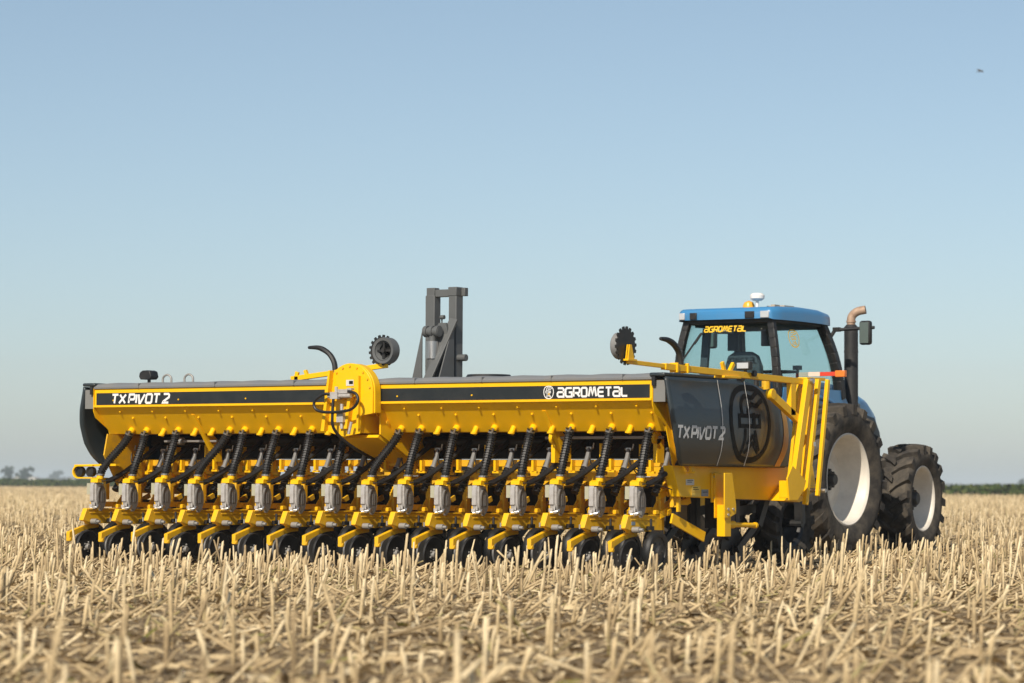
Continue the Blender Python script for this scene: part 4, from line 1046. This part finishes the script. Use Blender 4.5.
# ------------------------------------------------------------------ background
def leaf_material(name, c1, c2, c3):
    m, t, p = new_mat(name)
    p.inputs['Roughness'].default_value = 0.7; p.inputs['Specular IOR Level'].default_value = 0.2
    g = t.nodes.new('ShaderNodeNewGeometry'); cr = t.nodes.new('ShaderNodeValToRGB')
    t.links.new(g.outputs['Random Per Island'], cr.inputs['Fac'])
    e = cr.color_ramp.elements; e[0].color = (*c1, 1); e[1].color = (*c3, 1); k = e.new(0.5); k.color = (*c2, 1)
    t.links.new(cr.outputs['Color'], p.inputs['Base Color'])
    return m
def np_mesh(name, verts, quads, material, attrs=None, smooth=False):
    me = bpy.data.meshes.new(name)
    nv, nf = len(verts), len(quads)
    me.vertices.add(nv); me.vertices.foreach_set('co', np.ascontiguousarray(verts, dtype=np.float32).ravel())
    k = quads.shape[1]
    me.loops.add(nf * k); me.loops.foreach_set('vertex_index', np.ascontiguousarray(quads, dtype=np.int32).ravel())
    me.polygons.add(nf); me.polygons.foreach_set('loop_start', np.arange(0, nf * k, k, dtype=np.int32))
    if smooth: me.polygons.foreach_set('use_smooth', np.ones(nf, dtype=bool))
    me.update(calc_edges=True)
    for nm, arr in (attrs or {}).items():
        a = me.attributes.new(nm, 'FLOAT', 'POINT'); a.data.foreach_set('value', np.ascontiguousarray(arr, dtype=np.float32))
    me.materials.append(material)
    o = bpy.data.objects.new(name, me); COL.objects.link(o); return o
def leaf_cloud(centres, size):
    n = len(centres)
    a = rng.normal(size=(n, 3)); a /= np.linalg.norm(a, axis=1)[:, None]
    b = rng.normal(size=(n, 3)); b -= (b * a).sum(1)[:, None] * a; b /= np.linalg.norm(b, axis=1)[:, None]
    s = size * rng.uniform(0.6, 1.4, (n, 1))
    v = np.stack([centres - a * s - b * s * 0.6, centres + a * s - b * s * 0.6, centres + a * s + b * s * 0.6, centres - a * s + b * s * 0.6], 1).reshape(-1, 3)
    return v, np.arange(4 * n).reshape(n, 4)
HEDGE = leaf_material('hedge_leaves', (0.028, 0.050, 0.010), (0.050, 0.080, 0.015), (0.10, 0.11, 0.03))
WOODL = leaf_material('far_leaves', (0.06, 0.055, 0.045), (0.085, 0.075, 0.06), (0.05, 0.06, 0.05))
TREEL = leaf_material('tree_leaves', (0.022, 0.040, 0.018), (0.035, 0.055, 0.022), (0.05, 0.07, 0.03))
BARK = mat('bark', (0.06, 0.05, 0.04), 0.9)
# low hedge along the far edge of the field
A, B = far_pt(-450, 1262), far_pt(107, 82)
n = 110000
t = rng.random(n) ** 0.62
cx = A.x + (B.x - A.x) * t; cy = A.y + (B.y - A.y) * t
hgt = 0.66 + 0.90 * (1 - t) + 0.09 * np.sin(t * 390) + 0.07 * np.sin(t * 171 + 1) + 0.06 * np.sin(t * 933)
hgt = np.maximum(0.3, hgt)
z = hgt * rng.random(n) ** 0.7
off = rng.normal(0, 1.2, n)
v, q = leaf_cloud(np.stack([cx + off * 0.8, cy + off * 0.6, z], 1), 0.15)
ho = np_mesh('hedge', v, q, HEDGE)
tag(ho, 'low green hedge running along the far edge of the stubble field', 'hedge')
# far-off wood reading as one grey strip
A, B = far_pt(-1000, 2000), far_pt(1000, 2500)
n = 26000; t = rng.random(n)
hg = 1.5 + 0.9 * np.sin(t * 95) + 0.8 * np.sin(t * 313) + 0.6 * np.sin(t * 41 + 2) + 2.6 * np.maximum(0, 0.55 - t) * 2
z = np.maximum(0.8, hg) * rng.random(n) ** 0.6
v, q = leaf_cloud(np.stack([A.x + (B.x - A.x) * t + rng.normal(0, 6, n), A.y + (B.y - A.y) * t + rng.normal(0, 6, n), z], 1), 0.8)
stuff(np_mesh('far_wood', v, q, WOODL), 'hazy strip of far woodland along the horizon', 'woodland')
def tree(label, lateral, dist, height, width, lobes, leaf, group):
    p = far_pt(lateral, dist)
    r = empty('tree', p, label, 'tree', group)
    m = MB().tube([(0, 0, 0), (0.05, 0, height * 0.3), (-0.05, 0.05, height * 0.6)], [height * 0.035, height * 0.026, height * 0.014], 8)
    for k in range(6):
        a = k * 1.05; m.tube([(0, 0, height * (0.22 + 0.05 * k)), (math.cos(a) * width * 0.2, math.sin(a) * width * 0.2, height * (0.45 + 0.05 * k)), (math.cos(a) * width * 0.36, math.sin(a) * width * 0.36, height * (0.6 + 0.05 * k))], [height * 0.016, height * 0.011, height * 0.004], 6)
    m.build('trunk', BARK, r)
    C = []
    for (lx, lz, rr) in lobes:
        for _ in range(5):                     # each bough carries a few loose clumps
            k = 70; d = rng.normal(size=(k, 3)); d /= np.linalg.norm(d, axis=1)[:, None]
            d *= (rng.random((k, 1)) ** 0.6) * rr * rng.uniform(0.35, 0.75)
            o = RIGHT0 * (lx * width + rng.normal() * rr * 0.5) + FWD0 * rng.normal() * width * 0.15
            C.append(d + np.array([o.x, o.y, lz * height + rng.normal() * rr * 0.42]))
    v, q = leaf_cloud(np.concatenate(C), leaf)
    c = np_mesh('crown', v, q, TREEL); c.parent = r
    return r
LOB1 = [(0.0, 0.58, 1.4), (-0.26, 0.66, 1.1), (-0.02, 0.80, 1.2), (0.22, 0.84, 0.8), (0.30, 0.62, 1.0), (-0.12, 0.52, 1.2), (0.10, 0.40, 1.3), (-0.2, 0.28, 1.0), (0.2, 0.2, 1.0)]
LOB2 = [(-0.38, 0.45, 1.1), (-0.18, 0.62, 1.2), (0.05, 0.74, 1.1), (0.24, 0.86, 0.9), (0.40, 0.82, 0.7), (0.12, 0.52, 1.3), (-0.10, 0.36, 1.3), (-0.34, 0.25, 1.0), (0.2, 0.28, 1.1)]
K = 1300 / F_PX
tree('dark broad tree at far left, squarer of the near pair, beside a white shed', (9 - 512) * K, 1300, 7.3, 5.6, LOB1, 0.32, 'trees on the horizon')
tree('dark leaning tree with its crown rising to the right, between two white sheds', (27 - 512) * K, 1300, 7.1, 7.4, LOB2, 0.32, 'trees on the horizon')
K2 = 2300 / F_PX
LOB3 = [(a, b, c * 1.5) for a, b, c in LOB2]
tree('faint pale tree clump, farthest on the left horizon, near the seeder', (57 - 512) * K2, 2300, 8.6, 10.0, LOB3, 0.5, 'trees on the horizon')
K3 = 1500 / F_PX
tree('small hazy tree at the right end of the horizon', (1022 - 512) * K3, 1500, 4.6, 3.2, [(a, b, c * 0.6) for a, b, c in LOB1], 0.25, 'trees on the horizon')
SHED = mat('white_wall', (0.70, 0.69, 0.66), 0.7); SHEDR = mat('grey_roof', (0.33, 0.30, 0.28), 0.7)
def shed(label, px, dist, w, d, h, rz):
    p = far_pt((px - 512) / F_PX * dist, dist)
    r = empty('shed', p, label, 'shed', 'white sheds on the horizon'); r.rotation_euler = (0, 0, TH + rz)
    MB().prism([(-w / 2, 0), (w / 2, 0), (w / 2, h * 0.72), (0, h), (-w / 2, h * 0.72)], 'y', -d / 2, d / 2).build('wall', SHED, r)
    rf = MB()
    for s in (-1, 1): rf.beam((s * w * 0.29, -d / 2 - 0.2, h * 0.87 + 0.06), (s * w * 0.29, d / 2 + 0.2, h * 0.87 + 0.06), 0.08, 0.08)
    rf = MB().prism([(-w / 2 - 0.15, h * 0.70), (0, h + 0.02), (w / 2 + 0.15, h * 0.70), (w / 2 + 0.15, h * 0.70 + 0.12), (0, h + 0.14), (-w / 2 - 0.15, h * 0.70 + 0.12)], 'y', -d / 2 - 0.2, d / 2 + 0.2)
    rf.build('roof', SHEDR, r)
    MB().box(-0.4, 0.4, -d / 2 - 0.03, -d / 2 - 0.002, 0, 1.9).build('door', BARK, r)
shed('small white shed right of the squarer dark tree', 17.5, 1270, 2.9, 3.5, 2.6, 0.25)
shed('wider white shed right of the leaning dark tree', 35, 1270, 3.8, 4.0, 2.5, -0.2)
shed('pale shed on the horizon just left of the seeder', 73.5, 1270, 2.4, 3.2, 2.4, 0.1)

# bird high on the right
bp = far_pt((981 - 512) / F_PX * 110, 110, CAM_H + (486 - 69.5) / F_PX * 110)
bm_ = MB().lathe([(-0.10, 0.002), (-0.075, 0.014), (-0.02, 0.026), (0.04, 0.024), (0.075, 0.018), (0.10, 0.013), (0.125, 0.002)], (0, 0, 0), 'x', 10)
bm_.add([(0.04, 0.0, 0.012), (-0.03, 0.0, 0.012), (-0.03, 0.12, 0.03), (0.05, 0.12, 0.035), (-0.02, 0.25, 0.012), (0.01, 0.26, 0.014),
         (0.04, 0.0, 0.018), (-0.03, 0.0, 0.018), (-0.03, 0.12, 0.036), (0.05, 0.12, 0.041)],
        [(0, 1, 2, 3), (3, 2, 4, 5), (6, 9, 8, 7), (0, 3, 9, 6), (1, 7, 8, 2), (9, 5, 4, 8), (3, 5, 9), (2, 8, 4), (0, 6, 7, 1)])
bm_.add([(0.04, 0.0, 0.012), (-0.03, 0.0, 0.012), (-0.03, -0.12, 0.03), (0.05, -0.12, 0.035), (-0.02, -0.25, 0.012), (0.01, -0.26, 0.014),
         (0.04, 0.0, 0.018), (-0.03, 0.0, 0.018), (-0.03, -0.12, 0.036), (0.05, -0.12, 0.041)],
        [(0, 1, 2, 3), (3, 2, 4, 5), (6, 9, 8, 7), (0, 3, 9, 6), (1, 7, 8, 2), (9, 5, 4, 8), (3, 5, 9), (2, 8, 4), (0, 6, 7, 1)])
bm_.add([(-0.08, -0.01, 0.0), (-0.08, 0.01, 0.0), (-0.16, 0.03, 0.004), (-0.16, -0.03, 0.004), (-0.08, 0.0, 0.008), (-0.16, 0.0, 0.009)], [(0, 1, 2, 3), (0, 4, 1), (1, 4, 5, 2), (0, 3, 5, 4), (2, 5, 3)])
bird = bm_.build('bird', mat('bird_feathers', (0.07, 0.065, 0.06), 0.8))
bird.location = bp; bird.rotation_euler = (math.radians(20), math.radians(-18), TH + math.radians(15))
tag(bird, 'small dark bird flying alone high in the sky at the right', 'bird')

# ------------------------------------------------------------------ stubble
def straw_material():
    m, t, p = new_mat('straw')
    p.inputs['Roughness'].default_value = 0.65; p.inputs['Specular IOR Level'].default_value = 0.3
    at = t.nodes.new('ShaderNodeAttribute'); at.attribute_name = 'tint'
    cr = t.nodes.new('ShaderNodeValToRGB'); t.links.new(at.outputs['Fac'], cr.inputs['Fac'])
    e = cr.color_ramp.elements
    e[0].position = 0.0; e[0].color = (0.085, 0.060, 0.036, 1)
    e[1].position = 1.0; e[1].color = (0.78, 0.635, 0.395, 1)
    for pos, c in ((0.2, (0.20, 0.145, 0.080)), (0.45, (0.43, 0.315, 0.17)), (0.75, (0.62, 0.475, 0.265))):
        k = e.new(pos); k.color = (*c, 1)
    ag = t.nodes.new('ShaderNodeAttribute'); ag.attribute_name = 'green'
    mx = t.nodes.new('ShaderNodeMix'); mx.data_type = 'RGBA'; mx.inputs[7].default_value = (0.20, 0.20, 0.035, 1)
    t.links.new(ag.outputs['Fac'], mx.inputs[0]); t.links.new(cr.outputs['Color'], mx.inputs[6])
    tc = t.nodes.new('ShaderNodeTexCoord'); n = t.nodes.new('ShaderNodeTexNoise'); n.inputs['Scale'].default_value = 38; n.inputs['Detail'].default_value = 4
    t.links.new(tc.outputs['Object'], n.inputs['Vector'])
    mr = t.nodes.new('ShaderNodeMapRange'); mr.inputs['From Min'].default_value = 0.3; mr.inputs['From Max'].default_value = 0.7; mr.inputs['To Min'].default_value = 0.72; mr.inputs['To Max'].default_value = 1.1
    t.links.new(n.outputs['Fac'], mr.inputs['Value'])
    m2 = t.nodes.new('ShaderNodeMix'); m2.data_type = 'RGBA'; m2.blend_type = 'MULTIPLY'; m2.inputs[0].default_value = 1.0
    t.links.new(mx.outputs[2], m2.inputs[6]); t.links.new(mr.outputs['Result'], m2.inputs[7])
    t.links.new(m2.outputs[2], p.inputs['Base Color'])
    return m
STRAW = straw_material()
c_fw = np.array([FWD0.x, FWD0.y]); c_rt = np.array([RIGHT0.x, RIGHT0.y]); c0 = np.array([CAM.x, CAM.y])
def scatter(density, d0, d1, spread):
    """Random places in the strip of field between two distances from the camera stand."""
    area = spread * 0.5 * (d1 ** 2 - d0 ** 2)
    n = int(area * density)
    d = np.sqrt(d0 ** 2 + (d1 ** 2 - d0 ** 2) * rng.random(n)); l = (rng.random(n) - 0.5) * spread * d
    return c0 + d[:, None] * c_fw + l[:, None] * c_rt
def to_rows(P, pitch, jit):
    """Pull places on to sowing rows that run in the driving direction."""
    P = P.copy(); k = np.round(P[:, 0] / pitch)
    P[:, 0] = k * pitch + rng.normal(0, jit, len(P)); return P
def clear_of_machine(P):
    x, y = P[:, 0], P[:, 1]
    bad = np.zeros(len(P), bool)
    for s in (1, -1):
        bad |= (abs(x - (TU + s * 0.87)) < 0.28) & (abs(y - RA) < 0.55)
        bad |= (abs(x - (TU + s * 0.72)) < 0.26) & (abs(y - FA) < 0.45)
    for wx in (-0.55, -5.45): bad |= (abs(x - wx) < 0.18) & (abs(y - 3.75) < 0.3)
    return P[~bad]
def stalks(P, length, radius, lean, az, sides, tint, base_z=0.0, seg=3):
    """Round stalks: base on the soil, given length and lean; slightly crooked, with a node bulge."""
    n = len(P)
    d = np.stack([np.sin(lean) * np.cos(az), np.sin(lean) * np.sin(az), np.cos(lean)], 1)
    ref = np.where(abs(d[:, 2:3]) < 0.9, np.array([[0, 0, 1.0]]), np.array([[1.0, 0, 0]]))
    a = np.cross(d, ref); a /= np.linalg.norm(a, axis=1)[:, None]; b = np.cross(d, a)
    base = np.concatenate([P, np.full((n, 1), base_z) if np.isscalar(base_z) else base_z[:, None]], 1)
    rings = []
    T = np.linspace(0, 1, seg)
    bend = rng.normal(0, 0.025, (n, 1)) * length[:, None]
    for k, t in enumerate(T):
        r = radius * (1.08 - 0.2 * t) * (1.0 if seg < 4 or k != seg // 2 else 1.25)
        c = base + d * (length * t)[:, None] + a * bend * math.sin(t * math.pi)
        for s in range(sides):
            th = 2 * math.pi * s / sides
            v = c + (a * math.cos(th) + b * math.sin(th)) * r[:, None]
            if k == seg - 1: v = v + d * (math.cos(th) * 0.9 * radius)[:, None] if False else v + d * (np.cos(th + az) * 0.8 * radius)[:, None]
            rings.append(v)
    V = np.stack(rings, 1)                       # n, seg*sides, 3
    m = seg * sides
    F = []
    for k in range(seg - 1):
        for s in range(sides):
            s2 = (s + 1) % sides
            F.append((k * sides + s, k * sides + s2, (k + 1) * sides + s2, (k + 1) * sides + s))
    top = (seg - 1) * sides
    if sides == 4: F.append((top, top + 1, top + 2, top + 3))
    elif sides == 6: F += [(top, top + 1, top + 2, top + 3), (top, top + 3, top + 4, top + 5)]
    elif sides == 5: F += [(top, top + 1, top + 2, top + 3), (top, top + 3, top + 4, top + 4)]
    F = np.array([f for f in F if len(set(f)) == 4])
    Q = (np.arange(n)[:, None, None] * m + F[None]).reshape(-1, 4)
    tt = np.repeat(tint[:, None], m, 1)
    tv = np.tile(np.repeat(T, sides)[None], (n, 1))
    return V.reshape(-1, 3), Q, tt, tv
def blades(P, length, width, az, pitch_, z0, tint):
    """Dry leaf pieces: three-segment curled ribbons."""
    n = len(P)
    d = np.stack([np.cos(az), np.sin(az), np.zeros(n)], 1); sd = np.stack([-np.sin(az), np.cos(az), rng.normal(0, 0.5, n)], 1)
    V = []
    curl = rng.uniform(-1.2, 1.6, n)
    for t in (0, 0.33, 0.67, 1.0):
        h = z0 + length * (np.sin(pitch_) * t - curl * 0.35 * (t * t - t))
        c = np.concatenate([P, np.maximum(0.006, h)[:, None]], 1) + d * (length * np.cos(pitch_) * t)[:, None]
        w = width * (1 - 0.6 * abs(t - 0.4))
        V += [c - sd * w[:, None] * 0.5, c + sd * w[:, None] * 0.5]
    V = np.stack(V, 1)
    F = np.array([(0, 1, 3, 2), (2, 3, 5, 4), (4, 5, 7, 6)])
    Q = (np.arange(n)[:, None, None] * 8 + F[None]).reshape(-1, 4)
    return V.reshape(-1, 3), Q, np.repeat(tint, 8)
TILT = TH + 0.15          # broken stalks mostly lean to the right of the picture
def stand(P, sides, seg, big=1.0):
    n = len(P)
    L = np.clip(0.19 + 0.05 * rng.normal(size=n) + (rng.random(n) < 0.12) * rng.uniform(0.03, 0.18, n), 0.06, 0.42) * big
    r = rng.uniform(0.0065, 0.0110, n)
    lean = abs(rng.normal(0, 0.15, n)); az = np.where(rng.random(n) < 0.55, rng.normal(TILT, 0.7, n), rng.uniform(0, 6.283, n))
    far_lean = rng.random(n) < 0.16; lean = np.where(far_lean, rng.uniform(0.3, 1.0, n), lean)
    tint = np.clip(rng.normal(0.70, 0.22, n), 0.08, 1)
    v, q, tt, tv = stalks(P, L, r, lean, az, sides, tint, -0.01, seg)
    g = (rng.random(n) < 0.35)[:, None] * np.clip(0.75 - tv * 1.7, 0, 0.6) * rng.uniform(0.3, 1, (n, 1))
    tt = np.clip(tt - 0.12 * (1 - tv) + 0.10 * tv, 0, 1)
    return v, q, tt.ravel(), g.ravel()
def litter(P, sides, seg):
    n = len(P)
    L = np.clip(rng.gamma(3.0, 0.036, n), 0.04, 0.30); r = rng.uniform(0.0045, 0.0105, n)
    lean = rng.uniform(0.75, 1.52, n); az = np.where(rng.random(n) < 0.5, rng.normal(TILT, 0.6, n), rng.uniform(0, 6.283, n))
    tint = np.clip(rng.normal(0.60, 0.22, n), 0.02, 1)
    v, q, tt, tv = stalks(P, L, r, lean, az, sides, tint, rng.uniform(0.0, 0.03, n), seg)
    g = np.repeat((rng.random(n) < 0.12) * rng.uniform(0.2, 0.6, n), sides * seg)
    return v, q, tt.ravel(), g
def leaves(P, k=1.0):
    n = len(P)
    tint = np.clip(rng.normal(0.54, 0.25, n), 0.0, 1)
    v, q, tt = blades(P, rng.uniform(0.04, 0.20, n) * k, rng.uniform(0.006, 0.026, n) * k, rng.uniform(0, 6.283, n), rng.uniform(-0.05, 0.5, n) * rng.random(n), rng.uniform(0.0, 0.05, n), tint)
    g = np.repeat((rng.random(n) < 0.02) * rng.uniform(0.6, 1.0, n), 8)
    return v, q, tt, g
def bake(name, parts_, label):
    V, Q, T, G = [], [], [], []; o = 0
    for v, q, t_, g in parts_:
        V.append(v); Q.append(q + o); T.append(t_); G.append(g); o += len(v)
    ob = np_mesh(name, np.concatenate(V), np.concatenate(Q), STRAW, {'tint': np.concatenate(T), 'green': np.concatenate(G)})
    return stuff(ob, label, 'stubble')
SPR = 0.90
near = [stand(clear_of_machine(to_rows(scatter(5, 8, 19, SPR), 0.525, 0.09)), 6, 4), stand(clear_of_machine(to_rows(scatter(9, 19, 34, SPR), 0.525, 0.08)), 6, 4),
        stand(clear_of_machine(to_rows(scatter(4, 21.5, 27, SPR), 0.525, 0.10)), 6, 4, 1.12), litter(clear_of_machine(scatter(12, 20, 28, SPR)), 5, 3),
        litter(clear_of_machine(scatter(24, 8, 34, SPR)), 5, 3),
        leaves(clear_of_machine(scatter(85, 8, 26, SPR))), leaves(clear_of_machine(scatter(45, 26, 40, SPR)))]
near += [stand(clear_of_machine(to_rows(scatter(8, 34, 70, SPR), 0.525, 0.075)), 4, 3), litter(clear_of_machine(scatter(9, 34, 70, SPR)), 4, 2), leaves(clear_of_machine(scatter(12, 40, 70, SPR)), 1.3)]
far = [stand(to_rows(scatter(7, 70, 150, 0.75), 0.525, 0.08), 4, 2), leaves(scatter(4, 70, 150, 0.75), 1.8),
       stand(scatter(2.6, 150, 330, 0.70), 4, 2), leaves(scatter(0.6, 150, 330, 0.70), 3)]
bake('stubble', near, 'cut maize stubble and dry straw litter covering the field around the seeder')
bake('far_stubble', far, 'fine far stubble fading towards the hedge')

# ------------------------------------------------------------------ air
def haze():
    m, t, p = new_mat('air'); t.nodes.remove(p)
    v = t.nodes.new('ShaderNodeVolumePrincipled'); v.inputs['Density'].default_value = 0.00032
    v.inputs['Color'].default_value = (0.82, 0.93, 1.0, 1); v.inputs['Anisotropy'].default_value = -0.1
    t.links.new(v.outputs['Volume'], t.nodes['Material Output'].inputs['Volume'])
    o = MB().box(CAM.x - 9600, CAM.x + 9600, CAM.y - 9600, CAM.y + 9600, -1.0, 22.0).build('haze', m, smooth=0)
    stuff(o, 'thin pale haze over the field', 'haze')
haze()
